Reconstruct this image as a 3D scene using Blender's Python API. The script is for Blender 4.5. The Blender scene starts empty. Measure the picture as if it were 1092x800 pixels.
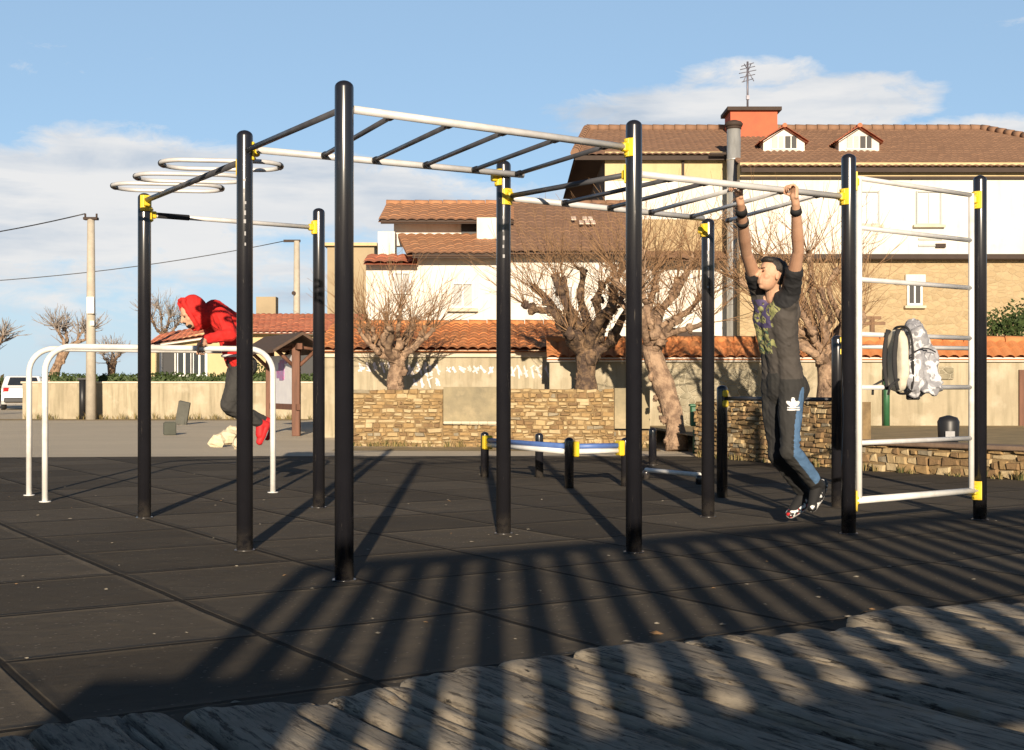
import bpy, math, random
from mathutils import Vector, Matrix, noise as MN

R = math.radians
V3 = Vector
scn = bpy.context.scene
COL = scn.collection
FPX, CX, HY, CH = 1400.0, 546.0, 412.0, 1.0      # focal length in photo pixels, principal column, horizon row, eye height
UP = V3((0, 0, 1))
UANG = R(32.5)
U = V3((math.cos(UANG), math.sin(UANG), 0))      # main axis of the playground
VV = V3((math.sin(UANG), -math.cos(UANG), 0))    # across it, towards the viewer

def G(px, py, h=0.0):
    Y = FPX * (CH - h) / (py - HY)
    return V3(((px - CX) / FPX * Y, Y, h))

def P(px, py, Y):
    return V3(((px - CX) / FPX * Y, Y, CH + (HY - py) / FPX * Y))

WL = {}          # world position of each parent

# ------------------------------------------------------------------ mesh builder
class MB:
    def __init__(s):
        s.v, s.f, s.sm, s.mi = [], [], [], []

    def add(s, verts, faces, smooth=False, mi=0):
        o = len(s.v)
        s.v += [V3(p) for p in verts]
        for f in faces:
            s.f.append([i + o for i in f]); s.sm.append(smooth); s.mi.append(mi)

    def box(s, c, size, rot=None, mi=0, ch=0.0):
        hx, hy, hz = [d / 2 for d in size]
        c = V3(c)
        if ch <= 0:
            vs = [V3((x, y, z)) for z in (-hz, hz) for y in (-hy, hy) for x in (-hx, hx)]
            fs = [(0, 2, 3, 1), (4, 5, 7, 6), (0, 1, 5, 4), (2, 6, 7, 3), (0, 4, 6, 2), (1, 3, 7, 5)]
        else:
            ch = min(ch, hx * .9, hy * .9, hz * .9)
            vs, idx = [], {}
            for sx in (-1, 1):
                for sy in (-1, 1):
                    for sz in (-1, 1):
                        for ax in range(3):
                            p = [sx * (hx - ch), sy * (hy - ch), sz * (hz - ch)]
                            p[ax] = (sx * hx, sy * hy, sz * hz)[ax]
                            idx[(sx, sy, sz, ax)] = len(vs); vs.append(V3(p))
            fs = []
            for ax in range(3):
                a, b = [k for k in range(3) if k != ax]
                for sg in (-1, 1):
                    q = []
                    for (m, n) in ((-1, -1), (1, -1), (1, 1), (-1, 1)):
                        t = [0, 0, 0]; t[ax] = sg; t[a] = m; t[b] = n
                        q.append(idx[(t[0], t[1], t[2], ax)])
                    fs.append(q)
                for m in (-1, 1):
                    for n in (-1, 1):
                        q = []
                        for (e, w) in ((-1, a), (1, a), (1, b), (-1, b)):
                            t = [0, 0, 0]; t[ax] = e; t[a] = m; t[b] = n
                            q.append(idx[(t[0], t[1], t[2], w)])
                        fs.append(q)
            for sx in (-1, 1):
                for sy in (-1, 1):
                    for sz in (-1, 1):
                        fs.append([idx[(sx, sy, sz, k)] for k in range(3)])
            ff = []
            for f in fs:
                cc = sum((vs[i] for i in f), V3()) / len(f)
                n = (vs[f[1]] - vs[f[0]]).cross(vs[f[2]] - vs[f[0]])
                ff.append(list(f) if n.dot(cc) > 0 else list(f)[::-1])
            fs = ff
        if rot is not None:
            vs = [rot @ p for p in vs]
        s.add([c + p for p in vs], fs, False, mi)

    def tube(s, pts, r, n=10, mi=0, caps=True, smooth=True, sq=1.0):
        pts = [V3(p) for p in pts]
        m = len(pts)
        rr = r if isinstance(r, (list, tuple)) else [r] * m
        t = (pts[1] - pts[0]).normalized()
        ref = UP if abs(t.z) < .9 else V3((1, 0, 0))
        nx = t.cross(ref).normalized()
        vs, fs = [], []
        for i in range(m):
            a = pts[max(i - 1, 0)]; b = pts[min(i + 1, m - 1)]
            t = (b - a)
            t = t.normalized() if t.length > 1e-9 else V3((0, 0, 1))
            nx = nx - t * nx.dot(t)
            nx = nx.normalized() if nx.length > 1e-6 else t.orthogonal().normalized()
            ny = t.cross(nx)
            for k in range(n):
                an = 2 * math.pi * k / n
                vs.append(pts[i] + (nx * math.cos(an) + ny * math.sin(an) * sq) * rr[i])
        for i in range(m - 1):
            for k in range(n):
                k2 = (k + 1) % n
                fs.append((i * n + k, i * n + k2, (i + 1) * n + k2, (i + 1) * n + k))
        o = len(s.v)
        s.add(vs, fs, smooth, mi)
        if caps:
            s.f.append([o + k for k in range(n)][::-1]); s.sm.append(False); s.mi.append(mi)
            s.f.append([o + (m - 1) * n + k for k in range(n)]); s.sm.append(False); s.mi.append(mi)

    def dome_tube(s, a, b, r, n=18, mi=0, top=True, k=.75):
        a, b = V3(a), V3(b); d = (b - a).normalized()
        pts, rr = [a], [r]
        for i in range(7):
            an = i / 6 * math.pi / 2
            pts.append(b - d * r * k + d * r * k * math.sin(an)); rr.append(max(r * math.cos(an), .0008))
        s.tube(pts, rr, n, mi)

    def capsule(s, a, b, ra, rb, n=14, mi=0, rings=5):
        a, b = V3(a), V3(b)
        d = b - a
        d = d.normalized() if d.length > 1e-6 else V3((0, 0, 1))
        pts, rr = [], []
        for i in range(rings):
            an = math.pi / 2 * (1 - i / rings)
            pts.append(a - d * ra * math.sin(an)); rr.append(max(ra * math.cos(an), .0006))
        pts.append(a); rr.append(ra)
        pts.append(b); rr.append(rb)
        for i in range(1, rings + 1):
            an = math.pi / 2 * i / rings
            pts.append(b + d * rb * math.sin(an)); rr.append(max(rb * math.cos(an), .0006))
        s.tube(pts, rr, n, mi)

    def ell(s, c, ax, n=16, m=10, mi=0, jit=0, seed=0):
        """ellipsoid; ax = three axis vectors"""
        c = V3(c); vs, fs = [], []
        for i in range(m + 1):
            th = math.pi * i / m
            for k in range(n):
                ph = 2 * math.pi * k / n
                d = V3((math.sin(th) * math.cos(ph), math.sin(th) * math.sin(ph), math.cos(th)))
                sc = 1 + (jit * MN.noise(d * 1.7 + V3((seed, seed * 2.3, 0))) if jit else 0)
                vs.append(c + (ax[0] * d.x + ax[1] * d.y + ax[2] * d.z) * sc)
        flip = ax[0].cross(ax[1]).dot(ax[2]) > 0
        for i in range(m):
            for k in range(n):
                q = (i * n + k, (i + 1) * n + k, (i + 1) * n + (k + 1) % n, i * n + (k + 1) % n)
                fs.append(q if flip else q[::-1])
        s.add(vs, fs, True, mi)

    def prism(s, poly, ext, mi=0):
        """closed polygon (3D points) extruded by ext"""
        poly = [V3(p) for p in poly]; ext = V3(ext); n = len(poly)
        nn = V3()
        for i in range(n):
            nn += poly[i].cross(poly[(i + 1) % n])
        if nn.dot(ext) > 0:
            poly = poly[::-1]
        vs = poly + [p + ext for p in poly]
        fs = [list(range(n)), list(range(n, 2 * n))[::-1]]
        for i in range(n):
            j = (i + 1) % n
            fs.append((i, i + n, j + n, j))
        s.add(vs, fs, False, mi)

    def quad(s, a, b, c, d, mi=0):
        s.add([a, b, c, d], [(0, 1, 2, 3)], False, mi)

    def build(s, name, mats, parent=None, origin=None, rotz=0.0):
        if not isinstance(mats, (list, tuple)):
            mats = [mats]
        if parent is not None:
            org = WL[parent.name]
        elif origin is not None:
            org = V3(origin)
        else:
            xs = [p.x for p in s.v]; ys = [p.y for p in s.v]; zs = [p.z for p in s.v]
            org = V3(((min(xs) + max(xs)) / 2, (min(ys) + max(ys)) / 2, min(zs)))
        me = bpy.data.meshes.new(name)
        me.from_pydata([tuple(p - org) for p in s.v], [], s.f)
        for m in mats:
            me.materials.append(m)
        me.polygons.foreach_set('use_smooth', s.sm)
        me.polygons.foreach_set('material_index', s.mi)
        me.update()
        ob = bpy.data.objects.new(name, me)
        COL.objects.link(ob)
        if parent is not None:
            ob.parent = parent
        else:
            ob.location = org
        WL[ob.name] = org
        return ob

def tag(o, label=None, cat=None, group=None, kind=None):
    if label: o['label'] = label
    if cat: o['category'] = cat
    if group: o['group'] = group
    if kind: o['kind'] = kind
    return o

def thing(name, loc, label, cat, group=None):
    o = bpy.data.objects.new(name, None); COL.objects.link(o)
    o.empty_display_size = .2
    o.location = loc; WL[o.name] = V3(loc)
    return tag(o, label, cat, group)

# ------------------------------------------------------------------ materials
def lin(c):
    return tuple(x / 12.92 if x <= .04045 else ((x + .055) / 1.055) ** 2.4 for x in c)

class NT:
    def __init__(s, nt): s.nt = nt
    def n(s, t, **kw):
        nd = s.nt.nodes.new(t)
        for k, v in kw.items():
            if k in nd.inputs: nd.inputs[k].default_value = v
            else: setattr(nd, k, v)
        return nd
    def l(s, a, b): s.nt.links.new(a, b)
    def math(s, op, a, b=None, c=None, clamp=False):
        nd = s.nt.nodes.new('ShaderNodeMath'); nd.operation = op; nd.use_clamp = clamp
        for i, x in enumerate((a, b, c)):
            if x is None: continue
            if isinstance(x, (int, float)): nd.inputs[i].default_value = x
            else: s.l(x, nd.inputs[i])
        return nd.outputs[0]
    def mix(s, fac, a, b, mode='MIX'):
        nd = s.nt.nodes.new('ShaderNodeMix'); nd.data_type = 'RGBA'; nd.blend_type = mode
        for i, x in ((0, fac), (6, a), (7, b)):
            if isinstance(x, (int, float)): nd.inputs[i].default_value = x
            elif isinstance(x, tuple): nd.inputs[i].default_value = (*x[:3], 1)
            else: s.l(x, nd.inputs[i])
        return nd.outputs[2]
    def noise(s, vec, scale, detail=5, rough=.6, dist=0):
        nd = s.n('ShaderNodeTexNoise'); nd.inputs['Scale'].default_value = scale
        nd.inputs['Detail'].default_value = detail; nd.inputs['Roughness'].default_value = rough
        nd.inputs['Distortion'].default_value = dist
        if vec is not None: s.l(vec, nd.inputs['Vector'])
        return nd.outputs['Fac']
    def ramp(s, fac, lo, hi):
        nd = s.n('ShaderNodeMapRange'); nd.inputs[1].default_value = lo; nd.inputs[2].default_value = hi
        s.l(fac, nd.inputs[0]); return nd.outputs[0]
    def mapping(s, vec, scale=(1, 1, 1), rot=(0, 0, 0), loc=(0, 0, 0)):
        nd = s.n('ShaderNodeMapping'); nd.inputs['Scale'].default_value = scale
        nd.inputs['Rotation'].default_value = rot; nd.inputs['Location'].default_value = loc
        s.l(vec, nd.inputs['Vector']); return nd.outputs[0]

def new_mat(name):
    m = bpy.data.materials.new(name); m.use_nodes = True
    nt = m.node_tree; k = NT(nt)
    bs = nt.nodes['Principled BSDF']
    return m, k, bs

def mat(name, c1, c2=None, scale=4.0, rough=.8, metal=0.0, bump=0.0, bscale=None, lo=.35, hi=.65, stretch=(1, 1, 1),
        detail=6, spec=.5, dirt=None, dirt_scale=1.5, coat=0.0, bdist=.02, rvar=0.0):
    """two-tone noise material; colours are linear base colours"""
    m, k, bs = new_mat(name)
    tc = k.n('ShaderNodeTexCoord').outputs['Object']
    if stretch != (1, 1, 1): vec = k.mapping(tc, stretch)
    else: vec = tc
    nz = k.noise(vec, scale, detail)
    if c2 is None: c2 = tuple(x * .82 for x in c1)
    col = k.mix(k.ramp(nz, lo, hi), c1, c2)
    if dirt:
        d = k.ramp(k.noise(k.mapping(tc, loc=(7, 3, 1)), dirt_scale, 5, .65), .5, .72)
        col = k.mix(k.math('MULTIPLY', d, .7), col, dirt)
    k.l(col, bs.inputs['Base Color'])
    bs.inputs['Roughness'].default_value = rough
    if rvar:
        rn = k.math('ADD', k.math('MULTIPLY', k.noise(vec, scale * 3, 4), rvar), rough - rvar / 2)
        k.l(rn, bs.inputs['Roughness'])
    bs.inputs['Metallic'].default_value = metal
    bs.inputs['Specular IOR Level'].default_value = spec
    bs.inputs['Coat Weight'].default_value = coat
    if bump:
        b = k.n('ShaderNodeBump'); b.inputs['Strength'].default_value = bump; b.inputs['Distance'].default_value = bdist
        k.l(k.noise(vec, bscale or scale * 6, 6), b.inputs['Height']); k.l(b.outputs[0], bs.inputs['Normal'])
    return m

M = {}
def post_mat():
    m, k, bs = new_mat('black_post_paint')
    tc = k.n('ShaderNodeTexCoord').outputs['Object']
    col = k.mix(k.noise(tc, 6, 4), (.009, .009, .012), (.016, .016, .020))
    sz = k.n('ShaderNodeSeparateXYZ'); k.l(tc, sz.inputs[0])
    low = k.math('MULTIPLY', k.ramp(sz.outputs[2], .16, .0), k.ramp(k.noise(tc, 9, 6, .7), .38, .68))
    sc = k.ramp(k.noise(k.mapping(tc, (30, 30, 2.5)), 2.0, 5, .7), .64, .72)
    dust = k.math('MAXIMUM', k.math('MULTIPLY', low, .6), k.math('MULTIPLY', sc, .35))
    col = k.mix(dust, col, (.13, .11, .085))
    k.l(col, bs.inputs['Base Color'])
    k.l(k.math('MULTIPLY_ADD', dust, .45, .22), bs.inputs['Roughness'])
    bs.inputs['Specular IOR Level'].default_value = .8
    return m
M['post'] = post_mat()
M['cap'] = mat('black_rubber_cap', (.01, .01, .012), None, 6, .4)
M['steel'] = mat('galvanised_steel', (.62, .61, .60), (.5, .49, .48), 9, .42, metal=.12, rvar=.2)
M['darkbar'] = mat('dark_grey_bar', (.055, .057, .066), (.085, .085, .095), 9, .4, metal=.2, rvar=.2)
M['yellow'] = mat('yellow_plastic', (.72, .52, .02), (.62, .43, .02), 8, .45)
M['whitebar'] = mat('white_painted_tube', (.78, .77, .74), (.66, .65, .62), 5, .4, dirt=(.4, .36, .3), dirt_scale=3)
M['shadebar'] = mat('blue_shade_tube', (.09, .17, .42), (.07, .13, .35), 6, .45)  # shade and sky reflection on white bars, put into the colour
M['grip'] = mat('black_grip_tape', (.015, .015, .018), None, 30, .85, bump=.3)
M['mark'] = mat('white_print', (.34, .34, .35), None, 40, .6)
M['plaster_white'] = mat('white_plaster', (.68, .66, .62), (.60, .575, .53), 1.2, .9, bump=.15, bscale=30, dirt=(.55, .5, .42), dirt_scale=.5)
M['plaster_cream'] = mat('cream_plaster', (.60, .46, .235), (.52, .39, .19), 1.5, .9, bump=.15, bscale=30, dirt=(.45, .36, .22), dirt_scale=.6)
M['plaster_tan'] = mat('tan_plaster', (.50, .39, .23), (.42, .32, .19), 1.5, .92, bump=.2, bscale=25, dirt=(.30, .24, .15), dirt_scale=.8)
M['brown_siding'] = mat('brown_slate_cladding', (.12, .075, .05), (.07, .045, .035), 4, .85, bump=.3, stretch=(1, 1, 3))
M['red_paint'] = mat('red_render', (.52, .12, .055), (.45, .10, .05), 2, .85, bump=.1, dirt=(.35, .09, .05))
M['dark'] = mat('dark_opening', (.02, .02, .022), None, 5, .6)
M['glass'] = mat('window_glass', (.03, .035, .045), None, 3, .08, spec=.7)
M['shutter'] = mat('grey_shutter', (.42, .43, .42), (.36, .37, .36), 4, .7, stretch=(1, 1, 12), bump=.2)
M['whitewood'] = mat('white_window_frame', (.75, .74, .71), None, 4, .6)
M['darkledge'] = mat('dark_brown_ledge', (.045, .028, .02), None, 5, .8)
M['galv'] = mat('galvanised_flue', (.50, .50, .48), (.36, .36, .35), 5, .45, metal=.5, stretch=(1, 1, .3))
M['concrete_pole'] = mat('concrete_pole', (.46, .41, .33), (.36, .32, .26), 4, .9, bump=.2)
M['brownwood'] = mat('brown_stained_wood', (.17, .075, .045), (.11, .05, .03), 3, .75, stretch=(6, 6, .7), bump=.2)
M['shingle'] = mat('dark_brown_shingles', (.10, .06, .04), (.06, .04, .03), 9, .9, bump=.4)
M['hedge_leaf'] = mat('hedge_leaves', (.055, .085, .018), (.03, .05, .012), 9, .7)
M['hedge_leaf2'] = mat('dry_bush_leaves', (.14, .10, .045), (.07, .06, .025), 8, .8)
M['bark'] = mat('plane_tree_bark', (.24, .155, .09), (.085, .055, .04), 7, .95, bump=1.0, bscale=22, lo=.42, hi=.56, bdist=.05, dirt=(.05, .035, .03), dirt_scale=4)
M['bark_pale'] = mat('pale_plane_bark', (.40, .27, .175), (.21, .135, .088), 7, .95, bump=1.0, bscale=20, lo=.42, hi=.58, bdist=.05, dirt=(.09, .06, .045), dirt_scale=4)
M['twig'] = mat('reddish_twigs', (.33, .195, .10), (.21, .12, .062), 6, .9)
M['twig_far'] = mat('far_grey_twigs', (.34, .29, .25), (.25, .21, .18), 6, .9)
M['carwhite'] = mat('white_car_paint', (.80, .80, .80), (.76, .76, .76), 2, .25, coat=.6)
M['tyre'] = mat('tyre_rubber', (.02, .02, .02), None, 8, .85)
M['rim'] = mat('alloy_rim', (.45, .45, .46), None, 8, .3, metal=.8)
M['redlamp'] = mat('red_tail_lamp', (.4, .01, .01), None, 8, .2)
M['black_plastic'] = mat('black_plastic', (.018, .018, .02), None, 7, .45)
M['green_paint'] = mat('green_painted_metal', (.03, .13, .055), (.02, .09, .04), 5, .5)
M['graffiti'] = mat('faded_graffiti_paint', (.66, .62, .66), (.50, .44, .40), 5, .9, lo=.4, hi=.62)
M['grey_render'] = mat('grey_cement_render', (.30, .25, .155), (.19, .165, .11), 2.2, .95, bump=.6, dirt=(.42, .34, .21), dirt_scale=3)
M['cap_stone'] = mat('pale_cement_coping', (.62, .55, .42), (.5, .44, .33), 4, .9, bump=.2)
M['cream_stone'] = mat('cream_limestone', (.62, .54, .38), (.48, .41, .28), 5, .95, bump=.5)
M['poster'] = mat('poster_paper', (.72, .71, .72), (.64, .63, .66), 4, .6)
M['poster_pink'] = mat('poster_print', (.42, .12, .28), (.30, .25, .45), 14, .6)

STONE = [mat('wall_stone_ochre', (.36, .24, .11), (.25, .16, .07), 7, .95, bump=.6, bscale=20),
         mat('wall_stone_tan', (.42, .31, .16), (.31, .22, .11), 7, .95, bump=.6, bscale=20),
         mat('wall_stone_brown', (.24, .15, .07), (.16, .10, .05), 7, .95, bump=.6, bscale=20),
         mat('wall_stone_pale', (.46, .36, .21), (.36, .27, .15), 7, .95, bump=.6, bscale=20),
         mat('wall_stone_grey', (.30, .25, .17), (.2, .17, .12), 7, .95, bump=.6, bscale=20)]
MORTAR = mat('earth_mortar', (.27, .185, .09), (.16, .11, .055), 8, .98, bump=.5)

def tile_mat(name, c1, c2, c3):
    m, k, bs = new_mat(name)
    tc = k.n('ShaderNodeTexCoord').outputs['Object']
    vo = k.n('ShaderNodeTexVoronoi'); vo.inputs['Scale'].default_value = 3.2
    k.l(k.mapping(tc, (1, .8, 1)), vo.inputs['Vector'])
    sx = k.n('ShaderNodeSeparateColor'); k.l(vo.outputs['Color'], sx.inputs[0])
    col = k.mix(k.math('MULTIPLY', sx.outputs[0], .75), c1, c2)
    big = k.ramp(k.noise(tc, .9, 5, .65), .45, .7)
    col = k.mix(k.math('MULTIPLY', big, .6), col, c3)
    k.l(col, bs.inputs['Base Color']); bs.inputs['Roughness'].default_value = .85
    b = k.n('ShaderNodeBump'); b.inputs['Strength'].default_value = .3; b.inputs['Distance'].default_value = .02
    k.l(k.noise(tc, 25, 5), b.inputs['Height']); k.l(b.outputs[0], bs.inputs['Normal'])
    return m
M['tile_orange'] = tile_mat('orange_clay_tiles', (.52, .19, .06), (.56, .24, .09), (.42, .145, .05))
M['tile_red'] = tile_mat('red_clay_tiles', (.46, .14, .07), (.50, .19, .10), (.38, .12, .06))
M['tile_brown'] = tile_mat('brown_clay_tiles', (.225, .125, .075), (.25, .142, .085), (.19, .105, .062))
M['tile_rust'] = tile_mat('rust_clay_tiles', (.36, .175, .085), (.40, .20, .10), (.30, .14, .07))

def plaster(name, c1, c2, cd):
    m, k, bs = new_mat(name)
    tc = k.n('ShaderNodeTexCoord').outputs['Object']
    col = k.mix(k.ramp(k.noise(tc, .7, 7, .62), .35, .65), c1, c2)
    dr = k.ramp(k.noise(k.mapping(tc, (2.2, 2.2, .22)), 1.6, 6, .65), .5, .74)
    col = k.mix(k.math('MULTIPLY', dr, .45), col, cd)
    sp = k.ramp(k.noise(k.mapping(tc, loc=(3, 1, 7)), 4.5, 6, .7), .58, .72)
    col = k.mix(k.math('MULTIPLY', sp, .35), col, cd)
    k.l(col, bs.inputs['Base Color']); bs.inputs['Roughness'].default_value = .92
    b = k.n('ShaderNodeBump'); b.inputs['Strength'].default_value = .3; b.inputs['Distance'].default_value = .03
    k.l(k.noise(tc, 6, 8, .7), b.inputs['Height']); k.l(b.outputs[0], bs.inputs['Normal'])
    return m
M['plaster_white'] = plaster('white_plaster', (.68, .655, .60), (.60, .57, .51), (.46, .40, .31))
M['plaster_cream'] = plaster('cream_plaster', (.54, .43, .245), (.47, .37, .20), (.36, .27, .15))
M['plaster_tan'] = plaster('tan_plaster', (.36, .285, .18), (.30, .235, .15), (.28, .21, .12))

# old stone facade: irregular courses
def stone_facade(name, c1, c2, cm, sc=4.6):
    m, k, bs = new_mat(name)
    tc = k.n('ShaderNodeTexCoord').outputs['Object']
    vec = k.mapping(tc, (1, 1, 1.5))
    nd = k.n('ShaderNodeTexVoronoi'); nd.inputs['Scale'].default_value = sc; k.l(vec, nd.inputs['Vector'])
    ed = k.n('ShaderNodeTexVoronoi', feature='DISTANCE_TO_EDGE'); ed.inputs['Scale'].default_value = sc; k.l(vec, ed.inputs['Vector'])
    sx = k.n('ShaderNodeSeparateColor'); k.l(nd.outputs['Color'], sx.inputs[0])
    col = k.mix(sx.outputs[0], c1, c2)
    col = k.mix(k.math('MULTIPLY', k.ramp(k.noise(tc, 6, 6), .4, .7), .5), col, cm)
    col = k.mix(k.ramp(ed.outputs['Distance'], .05, .0), col, cm)
    k.l(col, bs.inputs['Base Color']); bs.inputs['Roughness'].default_value = .95
    b = k.n('ShaderNodeBump'); b.inputs['Strength'].default_value = .6; b.inputs['Distance'].default_value = .03
    h = k.math('ADD', k.ramp(ed.outputs['Distance'], 0, .15), k.noise(tc, 14, 5))
    k.l(h, b.inputs['Height']); k.l(b.outputs[0], bs.inputs['Normal'])
    return m
M['stone_facade'] = stone_facade('tan_stone_facade', (.42, .315, .18), (.32, .235, .13), (.38, .295, .18))
M['dark_rubble'] = stone_facade('grey_rubble_facing', (.30, .26, .18), (.17, .15, .10), (.46, .41, .30), 6.5)

def old_wall(name):
    """stained beige render: large patches, drips"""
    m, k, bs = new_mat(name)
    tc = k.n('ShaderNodeTexCoord').outputs['Object']
    a = k.ramp(k.noise(tc, .8, 7, .65), .35, .65)
    col = k.mix(a, (.42, .36, .25), (.32, .27, .185))
    drip = k.ramp(k.noise(k.mapping(tc, (3.5, 3.5, .35)), 2.2, 6, .6), .45, .7)
    col = k.mix(k.math('MULTIPLY', drip, .7), col, (.19, .165, .105))
    pale = k.ramp(k.noise(k.mapping(tc, loc=(4, 8, 2)), 1.6, 5, .6), .55, .7)
    col = k.mix(k.math('MULTIPLY', pale, .5), col, (.52, .46, .35))
    k.l(col, bs.inputs['Base Color']); bs.inputs['Roughness'].default_value = .95
    b = k.n('ShaderNodeBump'); b.inputs['Strength'].default_value = .35; b.inputs['Distance'].default_value = .03
    k.l(k.noise(tc, 9, 8, .7), b.inputs['Height']); k.l(b.outputs[0], bs.inputs['Normal'])
    return m
M['oldwall'] = old_wall('stained_beige_render')

def rubber_mat():
    m, k, bs = new_mat('black_rubber_tiles')
    tc = k.n('ShaderNodeTexCoord').outputs['Object']
    vec = k.mapping(tc, rot=(0, 0, -UANG))
    vn = k.n('ShaderNodeTexNoise'); vn.inputs['Scale'].default_value = 1.3; vn.inputs['Detail'].default_value = 3
    k.l(vec, vn.inputs['Vector'])
    off = k.n('ShaderNodeVectorMath', operation='SCALE'); off.inputs[3].default_value = .035
    k.l(vn.outputs['Color'], off.inputs[0])
    ad = k.n('ShaderNodeVectorMath', operation='ADD'); k.l(vec, ad.inputs[0]); k.l(off.outputs[0], ad.inputs[1])
    br = k.n('ShaderNodeTexBrick'); br.offset = 0.0; br.squash = 1.0
    br.inputs['Scale'].default_value = 1.0; br.inputs['Mortar Size'].default_value = .020
    br.inputs['Mortar Smooth'].default_value = .5; br.inputs['Brick Width'].default_value = 1.0
    br.inputs['Row Height'].default_value = 1.0
    br.inputs['Color1'].default_value = (.0, .0, .0, 1); br.inputs['Color2'].default_value = (1, 1, 1, 1)
    br.inputs['Mortar'].default_value = (.5, .5, .5, 1)
    k.l(ad.outputs[0], br.inputs['Vector'])
    sep = k.n('ShaderNodeSeparateColor'); k.l(br.outputs['Color'], sep.inputs[0])
    tone = k.math('MULTIPLY_ADD', sep.outputs[0], .5, .78)
    big = k.ramp(k.noise(tc, .55, 6, .65), .3, .7)
    base = k.mix(big, (.090, .078, .063), (.053, .046, .038))
    dust = k.ramp(k.noise(k.mapping(vec, (.9, 1.2, 1)), 1.3, 8, .74), .52, .72)
    base = k.mix(k.math('MULTIPLY', dust, .75), base, (.125, .103, .075))
    fine = k.noise(tc, 130, 3, .7)
    base = k.mix(k.ramp(fine, .3, .75), base, (.090, .075, .056))
    sv = k.n('ShaderNodeTexVoronoi'); sv.inputs['Scale'].default_value = 45; k.l(tc, sv.inputs['Vector'])
    sc2 = k.n('ShaderNodeSeparateColor'); k.l(sv.outputs['Color'], sc2.inputs[0])
    speck = k.math('MULTIPLY', k.math('LESS_THAN', sv.outputs['Distance'], .28), k.math('GREATER_THAN', sc2.outputs[1], .90))
    base = k.mix(k.math('MULTIPLY', speck, .6), base, (.22, .19, .15))
    mul = k.n('ShaderNodeVectorMath', operation='SCALE'); k.l(base, mul.inputs[0]); k.l(tone, mul.inputs[3])
    seam = br.outputs['Fac']
    sd_ = k.n('ShaderNodeTexBrick'); sd_.offset = 0.0
    for q_, v_ in (('Scale', 1.0), ('Mortar Size', .055), ('Mortar Smooth', 1.0), ('Brick Width', 1.0), ('Row Height', 1.0)): sd_.inputs[q_].default_value = v_
    k.l(ad.outputs[0], sd_.inputs['Vector'])
    sand = k.math('MULTIPLY', k.ramp(k.noise(vec, 2.3, 6, .7), .45, .65), sd_.outputs['Fac'])
    col = k.mix(k.math('MULTIPLY', seam, .85), k.mix(k.math('MULTIPLY', sand, .7), mul.outputs[0], (.15, .125, .09)), (.014, .012, .010))
    k.l(col, bs.inputs['Base Color']); bs.inputs['Roughness'].default_value = .92
    bs.inputs['Specular IOR Level'].default_value = .08
    b = k.n('ShaderNodeBump'); b.inputs['Strength'].default_value = .5; b.inputs['Distance'].default_value = .012
    wave = k.noise(k.mapping(vec, (.9, 1.5, 1)), 1.5, 4, .6)
    h = k.math('ADD', k.math('MULTIPLY', fine, .35), k.math('MULTIPLY', wave, 4.0))
    h = k.math('SUBTRACT', h, k.math('MULTIPLY', seam, 1.6))
    cu = k.n('ShaderNodeTexBrick'); cu.offset = 0.0
    for q_, v_ in (('Scale', 1.0), ('Mortar Size', .07), ('Mortar Smooth', 1.0), ('Brick Width', 1.0), ('Row Height', 1.0)): cu.inputs[q_].default_value = v_
    k.l(ad.outputs[0], cu.inputs['Vector'])
    h = k.math('ADD', h, k.math('MULTIPLY', cu.outputs['Fac'], 1.6))
    k.l(h, b.inputs['Height']); k.l(b.outputs[0], bs.inputs['Normal'])
    return m
M['rubber'] = rubber_mat()

def ground_mat():
    m, k, bs = new_mat('dusty_concrete_ground')
    tc = k.n('ShaderNodeTexCoord').outputs['Object']
    a = k.ramp(k.noise(tc, .35, 7, .65), .35, .65)
    col = k.mix(a, (.66, .555, .405), (.55, .465, .34))
    bands = k.ramp(k.noise(k.mapping(tc, (.08, .9, 1)), 1.4, 6, .6), .45, .65)
    col = k.mix(k.math('MULTIPLY', bands, .5), col, (.68, .585, .43))
    f = k.noise(tc, 60, 4, .7)
    col = k.mix(k.ramp(f, .35, .75), col, (.36, .31, .23))
    k.l(col, bs.inputs['Base Color']); bs.inputs['Roughness'].default_value = .95
    b = k.n('ShaderNodeBump'); b.inputs['Strength'].default_value = .5; b.inputs['Distance'].default_value = .02
    k.l(k.noise(tc, 22, 6, .7), b.inputs['Height']); k.l(b.outputs[0], bs.inputs['Normal'])
    return m
M['ground'] = ground_mat()
M['gravel_strip'] = mat('earth_strip', (.36, .26, .13), (.22, .17, .08), 3, .98, bump=.7, bscale=25)

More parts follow.
